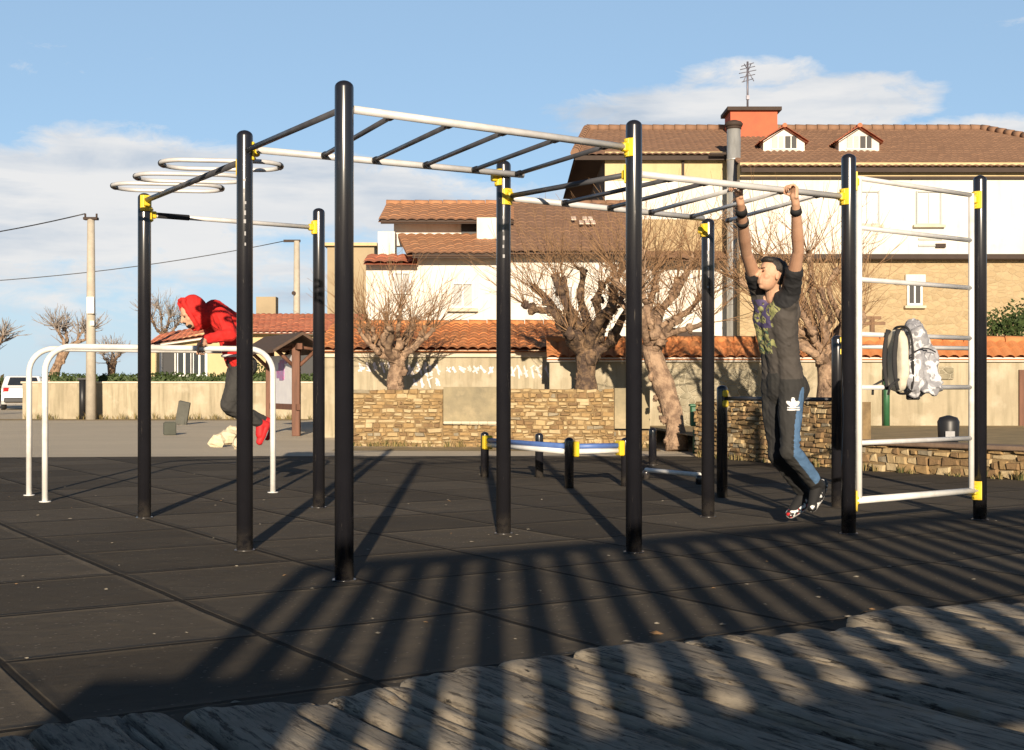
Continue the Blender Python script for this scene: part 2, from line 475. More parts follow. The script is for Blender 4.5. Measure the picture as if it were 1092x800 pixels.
def sleeper_mat(name, sh, ton):
    m, k, bs = new_mat(name)
    tc = k.n('ShaderNodeTexCoord').outputs['Object']
    g1 = k.noise(k.mapping(tc, (2.4, 22, 22), loc=(sh, sh * .7, 0)), 2.2, 9, .72, .5)
    g2 = k.noise(k.mapping(tc, (3, 60, 60), loc=(sh * 2, 0, 0)), 2.5, 6, .7)
    big = k.ramp(k.noise(k.mapping(tc, loc=(sh * 3, 0, 0)), 3, 6, .6), .35, .68)
    col = k.mix(big, (.40, .345, .265), (.225, .19, .145))
    col = k.mix(k.math('MULTIPLY', k.ramp(g1, .50, .62), .9), col, (.05, .042, .034))
    tone = k.n('ShaderNodeVectorMath', operation='SCALE'); k.l(col, tone.inputs[0]); tone.inputs[3].default_value = ton; col = tone.outputs[0]
    col = k.mix(k.math('MULTIPLY', k.ramp(g2, .55, .75), .7), col, (.46, .39, .28))
    spl = k.ramp(k.noise(k.mapping(tc, (1.5, 7, 7), loc=(0, sh, 0)), 3, 5, .7), .60, .66)
    col = k.mix(k.math('MULTIPLY', spl, .85), col, (.035, .028, .022))
    warm = k.ramp(k.noise(k.mapping(tc, loc=(0, sh * 5, 0)), 5, 5, .6), .6, .72)
    col = k.mix(k.math('MULTIPLY', warm, .45), col, (.34, .22, .09))
    k.l(col, bs.inputs['Base Color']); bs.inputs['Roughness'].default_value = .88
    bs.inputs['Specular IOR Level'].default_value = .3
    b = k.n('ShaderNodeBump'); b.inputs['Strength'].default_value = 1.0; b.inputs['Distance'].default_value = .008
    h = k.math('SUBTRACT', k.math('ADD', k.math('MULTIPLY', g1, -.8), k.math('MULTIPLY', g2, .7)), k.math('MULTIPLY', spl, .9))
    k.l(h, b.inputs['Height']); k.l(b.outputs[0], bs.inputs['Normal'])
    return m
M['sleeper'] = [sleeper_mat('weathered_sleeper_wood_' + w, s, t) for w, s, t in (('pale', 1.3, 1.1), ('grey', 4.1, .92), ('brown', 9.7, .78))]
M['fencewood'] = mat('fence_timber', (.25, .18, .11), (.17, .12, .08), 4, .85, stretch=(6, 6, .6), bump=.3)

# ------------------------------------------------------------------ helpers for the setting
def tile_roof(mb, e0, e1, r0, r1, pitch=.22, rowlen=.34, amp=None, mi=0, nmax=260, samples=5):
    """barrel tile sheet between eave e0-e1 and ridge r0-r1"""
    e0, e1, r0, r1 = map(V3, (e0, e1, r0, r1))
    n = (e1 - e0).cross(r0 - e0).normalized()
    if n.z < 0: n = -n
    wid = max((e1 - e0).length, (r1 - r0).length)
    nc = max(3, min(nmax, int(wid / pitch))); amp = amp or pitch * .15
    nr = max(2, min(40, int((r0 - e0).length / rowlen)))
    N = nc * samples
    vs, fs = [], []
    rows = []
    for j in range(nr):
        rows += [(j / nr, .008), ((j + 1) / nr - .0004, 0.0)]
    for (v, lift) in rows:
        for i in range(N + 1):
            t = i / N
            a = e0.lerp(e1, t); b = r0.lerp(r1, t)
            w = abs(math.sin(math.pi * i / samples))
            jig = MN.noise(V3((i // samples * 1.7, int(v * nr) * 2.3, 1))) * .012
            vs.append(a.lerp(b, v) + n * (amp * w + lift + jig))
    W = N + 1
    for j in range(len(rows) - 1):
        for i in range(N):
            fs.append((j * W + i, j * W + i + 1, (j + 1) * W + i + 1, (j + 1) * W + i))
    mb.add(vs, fs, False, mi)
    # underside
    mb.quad(e0 - n * .05, r0 - n * .05, r1 - n * .05, e1 - n * .05, mi)

def ridge_tiles(mb, a, b, r=.12, mi=0):
    a, b = V3(a), V3(b); n = max(2, int((b - a).length / .38))
    for i in range(n):
        p = a.lerp(b, i / n); q = a.lerp(b, (i + .97) / n)
        mb.tube([p, q], [r * 1.05, r * .92], 8, mi)

def stones(mb, a, b, h0, h1, th, seed, zb=0.0, mats=5, big=1.0, weights=None):
    """a rubble wall from a to b, height h0..h1, thickness th; front faces the viewer"""
    rd = random.Random(seed)
    a, b = V3(a), V3(b)
    d = b - a; d.z = 0; L = d.length; d.normalize()
    nrm = V3((d.y, -d.x, 0))
    if nrm.y > 0: nrm = -nrm
    mb.prism([a + UP * zb, b + UP * zb, b + UP * (zb + h1 - .02), a + UP * (zb + h0 - .02)], -nrm * th, mi=mats)
    z = 0.0
    hm = max(h0, h1)
    while z < hm - .03:
        rh = min(rd.uniform(.09, .19) * big, hm - z)
        x = -rd.uniform(0, .1)
        while x < L - .02:
            ln = rd.uniform(.13, .44) * big
            if rd.random() < .12: ln *= 1.6
            x1 = min(x + ln, L); x0 = max(x, 0)
            t = (x0 + x1) / 2 / L
            hl = h0 + (h1 - h0) * t
            z1 = min(z + rh * rd.uniform(.85, 1.12), hl)
            if z1 - z > .03 and x1 - x0 > .04:
                g = rd.uniform(.003, .011)
                pr = rd.uniform(.008, .05)
                q = [(x0 + g, z + g), (x1 - g, z + g), (x1 - g, z1 - g), (x0 + g, z1 - g)]
                q = [(u + rd.uniform(-.035, .035) * big, w + rd.uniform(-.03, .03) * big) for u, w in q]
                base = [a + d * u + UP * (zb + w) - nrm * .01 for u, w in q]
                cu = sum(u for u, w in q) / 4; cw = sum(w for u, w in q) / 4
                k = rd.uniform(.72, .9)
                front = [a + d * (cu + (u - cu) * k) + UP * (zb + cw + (w - cw) * k) + nrm * (pr + rd.uniform(-.012, .012)) for u, w in q]
                mid = [base[i].lerp(front[i], .6) + (base[i] - (a + d * cu + UP * (zb + cw))) * .04 for i in range(4)]
                mi = rd.choices(range(mats), weights or [5, 5, 3, 4, 1])[0]
                vs = base + mid + front
                fs = []
                flip = d.cross(UP).dot(nrm) < 0
                for lay in (0, 4):
                    for i in range(4):
                        j = (i + 1) % 4
                        fs.append((lay + i, lay + j, lay + 4 + j, lay + 4 + i))
                fs.append((8, 9, 10, 11))
                if flip: fs = [f[::-1] for f in fs]
                mb.add(vs, fs, False, mi)
            x = x1 + .002 if x1 < L else L
        z += rh

def window(parent, px, py, w, h, Y, frame='whitewood', pane='glass', bars=1, sill=True, label=None, shutters=False, ft=.07):
    """window on a facade that faces the viewer; px, py = centre in photo pixels at depth Y (facade plane)"""
    c = P(px, py, Y)
    f = MB()
    for s in (-1, 1):
        f.box(c + V3((s * (w / 2), -.03, 0)), (ft, .09, h + ft), ch=.01)
        f.box(c + V3((0, -.032, s * h / 2)), (w - ft, .085, ft), ch=.01)
    for b in range(bars):
        x = (b + 1) / (bars + 1) * w - w / 2
        f.box(c + V3((x, -.025, 0)), (ft * .7, .06, h - ft))
    fo = f.build('window', M[frame], parent)
    if label: fo['label'] = label
    p = MB(); p.box(c + V3((0, -.008, 0)), (w - ft * .5, .03, h - ft * .5)); p.build('pane', M[pane], fo)
    if sill:
        sb = MB(); sb.box(c + V3((0, -.07, -h / 2 - ft / 2 - .045)), (w + .25, .2, .08), ch=.012); sb.build('sill', M['cap_stone'], fo)
    return fo
# ================================================================== ground
mb = MB(); mb.quad((-1500, -300, 0), (1500, -300, 0), (1500, 3000, 0), (-1500, 3000, 0))
tag(mb.build('ground', M['ground'], origin=(0, 0, 0)), kind='structure')
mb = MB(); mb.add([(-14, 2.4, .004), (3.6, 2.4, .004), (9.5, 6.0, .004), (9.5, 13.2, .004), (2.4, 18.72, .004), (-3.5, 18.75, .004), (-8.2, 18.3, .004), (-14, 16.2, .004)], [tuple(range(8))])
tag(mb.build('rubber_surfacing', M['rubber'], origin=(0, 0, 0)), kind='structure')
# dusty earth strips at the foot of the walls
mb = MB(); mb.add([(-16, 38.4, .004), (-6, 38.4, .004), (-6, 40, .004), (-16, 40, .004)], [(0, 1, 2, 3)])
mb.add([(-2.8, 20.4, .004), (2.3, 20.2, .004), (2.3, 21.4, .004), (-2.8, 21.5, .004)], [(0, 1, 2, 3)])
tag(mb.build('earth_strip', M['gravel_strip'], origin=(0, 0, 0)), kind='structure')

# ================================================================== calisthenics rig
def height(bx, by, ty): return (by - ty) / (by - HY)
PD = {'A': (367, 620, 86), 'B': (261, 588, 139), 'C': (154, 553, 206), 'D': (676, 590, 128), 'E': (905, 570, 164),
      'F': (1045, 555, 187), 'G': (537, 570, 171), 'H': (755, 552, 233), 'I': (340, 542, 222)}
PB = {k: G(v[0], v[1]) for k, v in PD.items()}
PH = {k: height(*v) for k, v in PD.items()}
rig = thing('calisthenics_rig', (PB['A'] + PB['E']) / 2,
            'tall black posted calisthenics frame with overhead ladders standing on dark rubber tiles', 'exercise frame')
rd = random.Random(3)
for k in 'ABCDEFGHI':
    mb = MB(); mb.dome_tube(PB[k], PB[k] + UP * PH[k], .049, 24)
    mb.tube([PB[k] + UP * .004, PB[k] + UP * .012], .062, 20)
    po = mb.build('post', M['post'], rig)
    if k in 'BGH':
        # rows of small white print down the post
        mb = MB(); z = PH[k] - (.30 if k != 'H' else .25)
        f = (V3((0, 0, 0)) - PB[k]); f.z = 0; f.normalize(); sd = UP.cross(f)
        for i in range({'B': 7, 'G': 6, 'H': 5}[k]):
            hh = rd.uniform(.012, .03); ww = rd.uniform(.008, .014)
            c = PB[k] + f * .0495 + sd * rd.uniform(-.004, .004) + UP * (z - hh / 2)
            mb.box(c, (ww, .002, hh), Matrix((sd, f, UP)).transposed())
            z -= hh + rd.uniform(.02, .06)
        mb.build('lettering', M['mark'], po)

def on_line(a, b, px):
    k = (px - CX) / FPX; d = b - a
    t = (k * a.y - a.x) / (d.x - k * d.y)
    return a + d * t

def trim(a, b, r):          # shorten to the post surfaces
    d = (b - a).normalized()
    return a + d * r, b - d * r

def clamp(post, z, toward, h=.11):
    """yellow bracket hugging a post on the side of the rail"""
    d = toward - post; d.z = 0; d.normalize(); s = UP.cross(d)
    c = post + UP * z
    mb = MB()
    for i in range(9):
        an = (i - 4) / 4 * R(42)
        q = c + (d * math.cos(an) + s * math.sin(an)) * .054
        mb.box(q, (.012, .0115, h), Matrix((d * math.cos(an) + s * math.sin(an), UP.cross(d * math.cos(an) + s * math.sin(an)), UP)).transposed(), ch=.003)
    mb.box(c + d * .072, (.04, .045, .055), Matrix((d, s, UP)).transposed(), ch=.008)
    for sz in (-1, 1):
        mb.tube([c + d * .058 + UP * sz * h * .36, c + d * .068 + UP * sz * h * .36], .008, 8)
    return mb.build('clamp', M['yellow'], rig)

def bar(name, a, b, r, m, parent=None):
    mb = MB(); mb.tube([a, b], r, 14); return mb.build(name, M[m], parent or rig)

def ladder(fa, fb, ba, bb, z, rungs, dark, rail_r=.021):
    """overhead ladder: front rail fa-fb, back rail ba-bb, rungs = px of front and back ends"""
    fr = MB(); fr.tube([p + UP * z for p in trim(fa, fb, .05)], rail_r, 14)
    fo = fr.build('ladder_rail', M['steel'], rig)
    br = MB(); br.tube([p + UP * z for p in trim(ba, bb, .05)], rail_r, 14)
    bo = br.build('ladder_rail', M['steel'], rig)
    out = []
    for i, (pf, pb) in enumerate(rungs):
        a = on_line(fa, fb, pf) + UP * z; b = on_line(ba, bb, pb) + UP * z
        d = (b - a).normalized()
        bar('rung', a, b, .0145, 'darkbar' if i < dark else 'steel')  # first rungs get a darker base colour
        for e, s in ((a, 1), (b, -1)):
            mb = MB(); mb.tube([e + d * s * .018, e + d * s * .07], .0195, 12); mb.build('rung_collar', M['cap'], rig)
        out.append((a, b))
    return out

A, B, C_, D, E, F_, G_, H_, I_ = [PB[k] for k in 'ABCDEFGHI']
Z1, Z2 = 2.425, 2.275
# first ladder
BX, GX = B + VV * .075, G_ + VV * .075 + U * .16
ladder(A, D, BX, GX, Z1, [(420, 344), (483, 398), (541, 452), (597, 504), (650, 550)], 5)
a, b = trim(A, B, .05); bar('cross_bar', a + UP * Z1, b + UP * Z1, .017, 'darkbar')
for p, q in ((D, A), (B, G_)):
    clamp(p, Z1, q)
clamp(G_, Z1 - .02, B, .11)
# second ladder, a little lower
RUNGS2 = ladder(D, E, G_, H_, Z2, [(720, 599), (757, 648), (796, 692), (838, 736), (876, 775)], 2)
a, b = trim(D, G_, .05); bar('cross_bar', a + UP * Z2, b + UP * Z2, .017, 'darkbar')
clamp(D, Z2, G_); clamp(G_, Z2, D); clamp(E, Z2, D); clamp(H_, Z2 - .09, G_, .1)
# snake ladder of flat loops between B and C
ca, cb = C_ + UP * 2.40, B + UP * 2.37
d = (cb - ca).normalized()
bar('beam', ca + d * .05, cb - d * .05, .02, 'darkbar')
for cxp, hw in ((179, 57), (203, 57), (236, 63)):
    c = on_line(C_, B, cxp); t = (c - C_).length / (B - C_).length
    c = c + UP * (2.40 - .03 * t)
    W2 = hw / FPX * c.y; D2 = .165
    ang = R(7); ex = V3((math.cos(ang), math.sin(ang), 0)); ey = V3((-math.sin(ang), math.cos(ang), 0))
    pts = []
    for i in range(49):
        an = 2 * math.pi * i / 48
        sx = 1 if math.cos(an) > 0 else -1
        pts.append(c + ex * (sx * (W2 - D2) + D2 * math.cos(an)) + ey * D2 * math.sin(an))
    # straight sides
    pts = [c + ex * (W2 - D2) + ex * D2 * math.cos(x) + ey * D2 * math.sin(x) for x in [(-.5 + i / 16) * math.pi for i in range(17)]] + \
          [c - ex * (W2 - D2) + ex * D2 * math.cos(x) + ey * D2 * math.sin(x) for x in [(.5 + i / 16) * math.pi for i in range(17)]]
    pts.append(pts[0])
    mb = MB(); mb.tube([p + UP * .03 for p in pts], .0145, 10, caps=False)
    lo = mb.build('grip_loop', M['steel'], rig)
    for s in (-1, 1):
        mb = MB()
        sub = [c + ex * s * (W2 - D2) + ex * s * D2 * math.cos(x) + ey * D2 * math.sin(x) + UP * .03 for x in [(-.12 + i / 8 * .24) * math.pi for i in range(9)]]
        mb.tube(sub, .0175, 10); mb.build('end_sleeve', M['cap'], lo)
clamp(C_, 2.38, B, .12); clamp(B, 2.33, C_, .1)
# pull-up bar between C and I
a, b = trim(C_, I_, .05); z = 2.30
pb_ = bar('pull_up_bar', a + UP * z, b + UP * z, .018, 'steel')
dd = (b - a).normalized(); bar('hand_grip', a + UP * z + dd * .05, a + UP * z + dd * .30, .022, 'grip', pb_)
clamp(C_, z, I_); clamp(I_, z, C_)
# wall ladder between E and F
a, b = trim(E, F_, .11)
zs = [(.215, .235), (.62, .61), (1.0, .985), (1.34, 1.37), (1.72, 1.735), (2.07, 2.09), (2.41, 2.42)]
zs = [(p + q) / 2 for p, q in zs]
for p in (a, b):
    bar('ladder_rail', p + UP * (zs[0] - .0), p + UP * (zs[-1] + .012), .021, 'whitebar')
for i, z in enumerate(zs):
    aa, bb = (a, b)
    if i in (0,):
        q0, q1 = trim(E, F_, .055); bar('rung', q0 + UP * z, q1 + UP * z, .024, 'whitebar')
    else:
        bar('rung', aa + UP * z, bb + UP * z, .017, 'steel')
WALLRUNG = (a + UP * zs[3], b + UP * zs[3])
for p, q in ((E, F_), (F_, E)):
    clamp(p, zs[0], q, .14); clamp(p, zs[-1] - .03, q, .13)

# ================================================================== low bars behind
t = thing('push_up_bars', G(590, 515), 'low square of white push-up bars, some coloured blue for shade, on four short black posts', 'exercise bars')
LP = [G(517, 509), G(575, 509.5), G(607, 521), G(667, 519)]
LH = [.50, .49, .50, .49]
for p, h in zip(LP, LH):
    mb = MB(); mb.dome_tube(p, p + UP * h, .045, 18); mb.build('post', M['post'], t)
for i, j, m, z in ((0, 2, 'whitebar', .36), (2, 3, 'whitebar', .36), (1, 3, 'shadebar', .37), (0, 1, 'shadebar', .37), (0, 2, 'shadebar', .41), (2, 3, 'shadebar', .41)):  # blue bars carry the shaded tone of the white ones
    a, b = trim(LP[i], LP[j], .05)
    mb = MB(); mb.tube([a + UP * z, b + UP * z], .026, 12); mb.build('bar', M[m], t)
for i, j in ((0, 2), (2, 3), (3, 2)):
    d = (LP[j] - LP[i]).normalized()
    mb = MB(); mb.box(LP[i] + d * .06 + UP * .385, (.06, .11, .15), Matrix((d, UP.cross(d), UP)).transposed(), ch=.01); mb.build('clamp', M['yellow'], t)

t = thing('low_step_bar', G(720, 506), 'very low white bar on two short black stubs beside the leaning trunk', 'exercise bar')
a, b = G(689, 511, 0), G(746, 517, 0)
for p in (a, b):
    mb = MB(); mb.dome_tube(p, p + UP * .10, .04, 14); mb.build('stub', M['post'], t)
mb = MB(); mb.tube([a + UP * .10, b + UP * .10], .024, 12); mb.build('bar', M['whitebar'], t)
mb = MB(); p = G(696, 497); mb.dome_tube(p, p + UP * .48, .05, 16)
mb.tube([p + UP * .01, p + UP * .02], .07, 14)
tag(mb.build('bollard', M['post']), 'short plain black post right behind the low white step bar', 'bollard')

t = thing('low_pull_up_frame', G(830, 535), 'waist high pull-up bars on two black posts with yellow clamps behind the hanging person', 'exercise bars')
pa, pb2 = G(770, 531), G(893, 541)
pc = G(1046, 534)
mb = MB(); mb.dome_tube(pa, pa + UP * 1.01, .049, 20); mb.build('post', M['post'], t)
mb = MB(); mb.dome_tube(pb2, pb2 + UP * 1.42, .049, 20); mb.build('post', M['post'], t)
mb = MB(); mb.dome_tube(pc, pc + UP * 1.42, .049, 20); mb.build('post', M['post'], t)
a, b = trim(pa, pb2, .05); mb = MB(); mb.tube([a + UP * .89, b + UP * .89], .018, 12); mb.build('bar', M['darkbar'], t)
a, b = trim(pb2, pc, .05); mb = MB(); mb.tube([a + UP * 1.33, b + UP * 1.33], .018, 12); mb.build('bar', M['steel'], t)
for p, q, z in ((pa, pb2, .89), (pb2, pc, 1.33)):
    d = (q - p).normalized(); mb = MB()
    for s in (-1, 1): mb.box(p + d * .03 + UP * (z + s * .045) + V3((0, -.035, 0)), (.05, .05, .06), None, ch=.01)
    mb.build('clamp', M['yellow'], t)

# ================================================================== white parallel bars
pf0, pf1 = G(48, 536), G(291, 526)
off = G(31, 529) - pf0
pb0, pb1 = G(31, 529), pf1 + off
BARZ = 1.345
t = thing('parallel_bars', (pf0 + pb1) / 2, 'pair of white bent-tube parallel bars holding up the person in red', 'parallel bars')
def bent(a, b, z, rad=.22):
    d = (b - a).normalized(); pts = [a]
    for i in range(9):
        an = i / 8 * math.pi / 2
        pts.append(a + UP * (z - rad) + d * rad + (-d * math.cos(an) + UP * math.sin(an)) * rad)
    for i in range(9):
        an = i / 8 * math.pi / 2
        pts.append(b + UP * (z - rad) - d * rad + (UP * math.cos(an) + d * math.sin(an)) * rad)
    pts.append(b); return pts
for a, b in ((pf0, pf1), (pb0, pb1)):
    mb = MB(); mb.tube(bent(a, b, BARZ), .026, 14)
    for p in (a, b): mb.tube([p + UP * .005, p + UP * .012], .05, 14)
    bo = mb.build('bent_bar', M['whitebar'], t)
FRONTBAR = (pf0 + UP * BARZ, pf1 + UP * BARZ); BACKBAR = (pb0 + UP * BARZ, pb1 + UP * BARZ)

# ================================================================== backpack on the wall ladder
cpos = on_line(WALLRUNG[0], WALLRUNG[1], 956)
bt = thing('backpack', cpos, 'white and grey camouflage backpack hanging from the wall ladder', 'backpack')
def camo():
    m, k, bs = new_mat('snow_camouflage_cloth')
    tc = k.n('ShaderNodeTexCoord').outputs['Object']
    a = k.noise(tc, 9, 3, .5, .6); b = k.noise(k.mapping(tc, loc=(3, 3, 3)), 12, 3, .5, .5)
    col = k.mix(k.ramp(a, .5, .53), (.60, .60, .62), (.30, .30, .32))
    col = k.mix(k.ramp(b, .54, .57), col, (.24, .24, .26))
    k.l(col, bs.inputs['Base Color']); bs.inputs['Roughness'].default_value = .7
    bp = k.n('ShaderNodeBump'); bp.inputs['Strength'].default_value = .5; bp.inputs['Distance'].default_value = .02
    k.l(k.noise(tc, 14, 4), bp.inputs['Height']); k.l(bp.outputs[0], bs.inputs['Normal'])
    return m
M['camo'] = camo()
M['cream_cloth'] = mat('cream_back_padding', (.62, .56, .44), None, 20, .9)
M['strapcloth'] = mat('black_webbing', (.02, .02, .022), None, 60, .85)
ed = (WALLRUNG[1] - WALLRUNG[0]).normalized(); en = V3((ed.y, -ed.x, 0)).normalized()    # en towards the viewer
# pack axes: seen from its side, back panel on the left, front pocket on the right
dr = (ed * .93 + en * .36).normalized(); wr_ = UP.cross(dr)
if wr_.y > 0: wr_ = -wr_
def superell(c, ax, e=.45, n=40, m=28, sag=.0, seed=1, crease=.030):
    mb_ = MB(); vs, fs = [], []
    def sp(x, q): return math.copysign(abs(x) ** q, x)
    for i in range(m + 1):
        th = math.pi * i / m - math.pi / 2
        for k in range(n):
            ph = 2 * math.pi * k / n
            x = sp(math.cos(th), e) * sp(math.cos(ph), e); y = sp(math.cos(th), e) * sp(math.sin(ph), e); z = sp(math.sin(th), e)
            p = ax[0] * x + ax[1] * y + ax[2] * z
            nn = (MN.noise(p * 7 + V3((seed, 0, 0))) - abs(MN.noise(p * 16 + V3((0, seed, 0)))) * .9 + .2) * crease
            vs.append(c + p * (1 + nn * 3 / max(p.length, .05)) - UP * sag * (1 - z * z) * 0)
    for i in range(m):
        for k in range(n):
            fs.append((i * n + k, i * n + (k + 1) % n, (i + 1) * n + (k + 1) % n, (i + 1) * n + k))
    mb_.add(vs, fs, True)
    return mb_
bc = cpos + en * .17 - UP * .20 - ed * .05
superell(bc + dr * .035, (dr * .120, wr_ * .15, UP * .275), .72).build('body', M['camo'], bt)
superell(bc + dr * .135 - UP * .085, (dr * .05, wr_ * .115, UP * .15), .65, seed=5).build('front_pocket', M['camo'], bt)
superell(bc + dr * .10 + wr_ * .14 - UP * .14, (dr * .07, wr_ * .03, UP * .10), .65, seed=6).build('side_pocket', M['camo'], bt)
superell(bc - dr * .125, (dr * .045, wr_ * .125, UP * .235), .6, seed=8, crease=.006).build('back_panel', M['cream_cloth'], bt)
mb = MB(); mb.tube([bc - dr * (.078 + .012 * math.sin(i / 40 * 6.28)) + wr_ * .148 * math.copysign(abs(math.cos(i / 40 * 6.28)) ** .6, math.cos(i / 40 * 6.28)) + UP * .262 * math.copysign(abs(math.sin(i / 40 * 6.28)) ** .6, math.sin(i / 40 * 6.28)) for i in range(41)], .010, 8, caps=False)
mb.build('edge_binding', M['strapcloth'], bt)
for s in (-1, 1):
    mb = MB(); q = [bc - dr * (.155 + .035 * math.sin(i / 10 * math.pi)) + wr_ * s * .07 + UP * (-.23 + .47 * i / 10) for i in range(11)]
    mb.tube(q, .009, 8, sq=2.2); mb.build('shoulder_strap', M['strapcloth'], bt)
    mb = MB(); mb.tube([bc - dr * .17 + wr_ * s * .1 - UP * .15, bc - dr * .26 + wr_ * s * .12 - UP * .20, bc - dr * .27 + wr_ * s * .11 - UP * .27], .010, 6); mb.build('loose_strap', M['strapcloth'], bt)
mb = MB(); q = [bc + UP * .26 - dr * .05] + [cpos - ed * .05 + (-en * math.cos(x) + UP * math.sin(x)) * .028 for x in [i / 8 * math.pi for i in range(9)]] + [bc + UP * .262 + dr * .02]
mb.tube(q, .009, 8); mb.build('hanging_loop', M['strapcloth'], bt)
mb = MB(); mb.box(bc - UP * .285 + dr * .02, (.10, .06, .05), Matrix((dr, UP.cross(dr), UP)).transposed(), ch=.01); mb.build('bottom_tab', M['strapcloth'], bt)
mb = MB(); mb.tube([bc + wr_ * .153 + dr * (-.07 + .19 * i / 8) + UP * (.06 + .03 * math.sin(i / 8 * math.pi)) for i in range(9)], .005, 6); mb.build('zip', M['strapcloth'], bt)
bt.scale = (.88, .88, .88)
# ================================================================== weathered sleeper deck in the foreground
DH = .08
E0 = G(0, 775, DH); E1 = G(1092, 635, DH)
du = (E1 - E0); du.z = 0; du.normalize(); dv = V3((du.y, -du.x, 0))
ang_v = math.atan2(dv.y, dv.x)
ORD = ['first', 'second', 'third', 'fourth', 'fifth', 'sixth', 'seventh', 'eighth', 'ninth', 'tenth', 'eleventh', 'twelfth', 'thirteenth',
       'fourteenth', 'fifteenth', 'sixteenth', 'seventeenth', 'eighteenth', 'nineteenth', 'twentieth', 'twenty-first', 'twenty-second', 'twenty-third', 'twenty-fourth']
rd = random.Random(11)
tpos = -1.5; si = 0
def sstep(x, a, b):
    x = min(max((x - a) / (b - a), 0), 1); return x * x * (3 - 2 * x)
while tpos < 5.0 and si < 24:
    w = rd.choice([.25, .29, .33, .37, .42]) ; L = 3.3
    offs = rd.uniform(-.09, .08); zt = rd.uniform(-.022, .016); roll = rd.uniform(-.03, .03)
    seed = rd.uniform(0, 100)
    na, nb = 120, 34
    crk = [(rd.uniform(-.35, .35) * w, rd.uniform(.0, .5), rd.uniform(.3, 1.6), rd.uniform(.006, .012), rd.uniform(.025, .055)) for _ in range(rd.randint(2, 3))]
    bite = [(rd.uniform(-.5, .5) * w, rd.uniform(.04, .11), rd.uniform(.02, .06)) for _ in range(3)]
    hill = rd.uniform(.5, 1.4)
    vs, fs = [], []
    cols = nb + 1 + 4
    for i in range(na + 1):
        q = i / na
        a = L * (q ** 1.5)
        ring = []
        for j in range(nb + 1):
            y = (j / nb - .5) * w
            e = abs(y) / (w / 2)
            edge_w = (w / 2) * (1 + .05 * MN.noise(V3((a * 2.2 + seed, math.copysign(3, y), 0))))
            yy = y / (w / 2) * edge_w
            z = DH + zt + roll * y
            z -= .012 * e ** 14 + .002 * e ** 2
            z += .007 * MN.noise(V3((a * 1.3, y * 4, seed))) + .0035 * MN.noise(V3((a * 4, y * 18, seed + 9)))
            z += .0018 * MN.noise(V3((a * 3, y * 60, seed + 4))) + .0015 * MN.noise(V3((a * 40, y * 60, seed + 2)))
            for (cy, a0, a1, cw, cd) in crk:
                yc = cy + .02 * MN.noise(V3((a * 3, seed, cy * 40)))
                lenm = sstep(a, a0 - .1, a0 + .1) * (1 - sstep(a, a1 - .2, a1 + .3))
                z -= cd * lenm * math.exp(-((y - yc) / cw) ** 2)
            # worn, rounded end
            en_ = .012 + .022 * MN.noise(V3((y * 22, seed, 5))) + sum(bd * math.exp(-((y - by) / .03) ** 2) for by, bl, bd in bite)
            er = a - en_ * hill
            if er < .05:
                k = min(1.6, max(0, (.05 - er) / .05)); z -= .009 * k ** 2.0
            ring.append(V3((a - (en_ * .8 if i > 0 else 0) * max(0, 1 - a / .12) * .5, yy, max(z, .006))))
        r0, r1 = ring[0], ring[-1]
        full = [V3((r0.x, r0.y - .004, -.10)), V3((r0.x, r0.y - .006, r0.z - .02))] + ring + [V3((r1.x, r1.y + .006, r1.z - .02)), V3((r1.x, r1.y + .004, -.10))]
        vs += full
    for i in range(na):
        for j in range(cols - 1):
            fs.append((i * cols + j, (i + 1) * cols + j, (i + 1) * cols + j + 1, i * cols + j + 1))
    mb = MB(); mb.add(vs, fs, True)
    mb.f.append(list(range(cols))); mb.sm.append(False); mb.mi.append(0)
    mb.f.append([na * cols + j for j in range(cols)][::-1]); mb.sm.append(False); mb.mi.append(0)
    so = mb.build('timber_sleeper', rd.choice(M['sleeper']), origin=(0, 0, 0))
    c = E0 + du * (tpos + w / 2) + dv * offs
    so.location = (c.x, c.y, 0); so.rotation_euler = (0, 0, ang_v)
    SLEEP = so
    tag(so, 'weathered split timber sleeper, %s from the left end of the foreground deck' % ORD[si], 'timber sleeper', 'sleepers of the foreground deck')
    tpos += w + rd.uniform(.022, .045); si += 1
# dry leaves caught along the deck edge and scattered bits on the rubber
M['leaf'] = mat('dry_leaf', (.32, .20, .09), (.20, .11, .05), 30, .8)
M['palebit'] = mat('pale_chips', (.26, .23, .18), (.17, .15, .11), 30, .85)
mb = MB(); rd = random.Random(5)
def chip(c, s, mi, lift=.006):
    an = rd.uniform(0, 6.28); vs = []
    n = 6
    for i in range(n):
        r_ = s * rd.uniform(.6, 1.1); t_ = an + i / n * 6.283
        vs.append(V3(c) + V3((math.cos(t_) * r_, math.sin(t_) * r_ * .6, lift + rd.uniform(0, s * .35))))
    vs.append(V3(c) + V3((0, 0, lift + s * .45)))
    mb.add(vs, [(i, (i + 1) % n, n) for i in range(n)], False, mi)
for i in range(110):
    y = rd.uniform(455, 640) if rd.random() < .5 else rd.uniform(520, 740)
    y = max(y, 492)
    p = G(rd.uniform(-20, 1110), y)
    if p.x > 2.4 and p.y > 18.72 - (p.x - 2.4) * .77: continue
    chip(p, rd.uniform(.006, .018), 1 if rd.random() < .75 else 0)
for px, py in ((921, 655), (930, 652), (905, 660), (700, 678), (668, 688), (250, 752), (770, 668)):
    p = G(px, py); chip(p, rd.uniform(.015, .035), 0 if px in (921, 930, 700) else 1)
tag(mb.build('leaf_litter', [M['leaf'], M['palebit']], origin=(0, 0, 0)), kind='stuff')

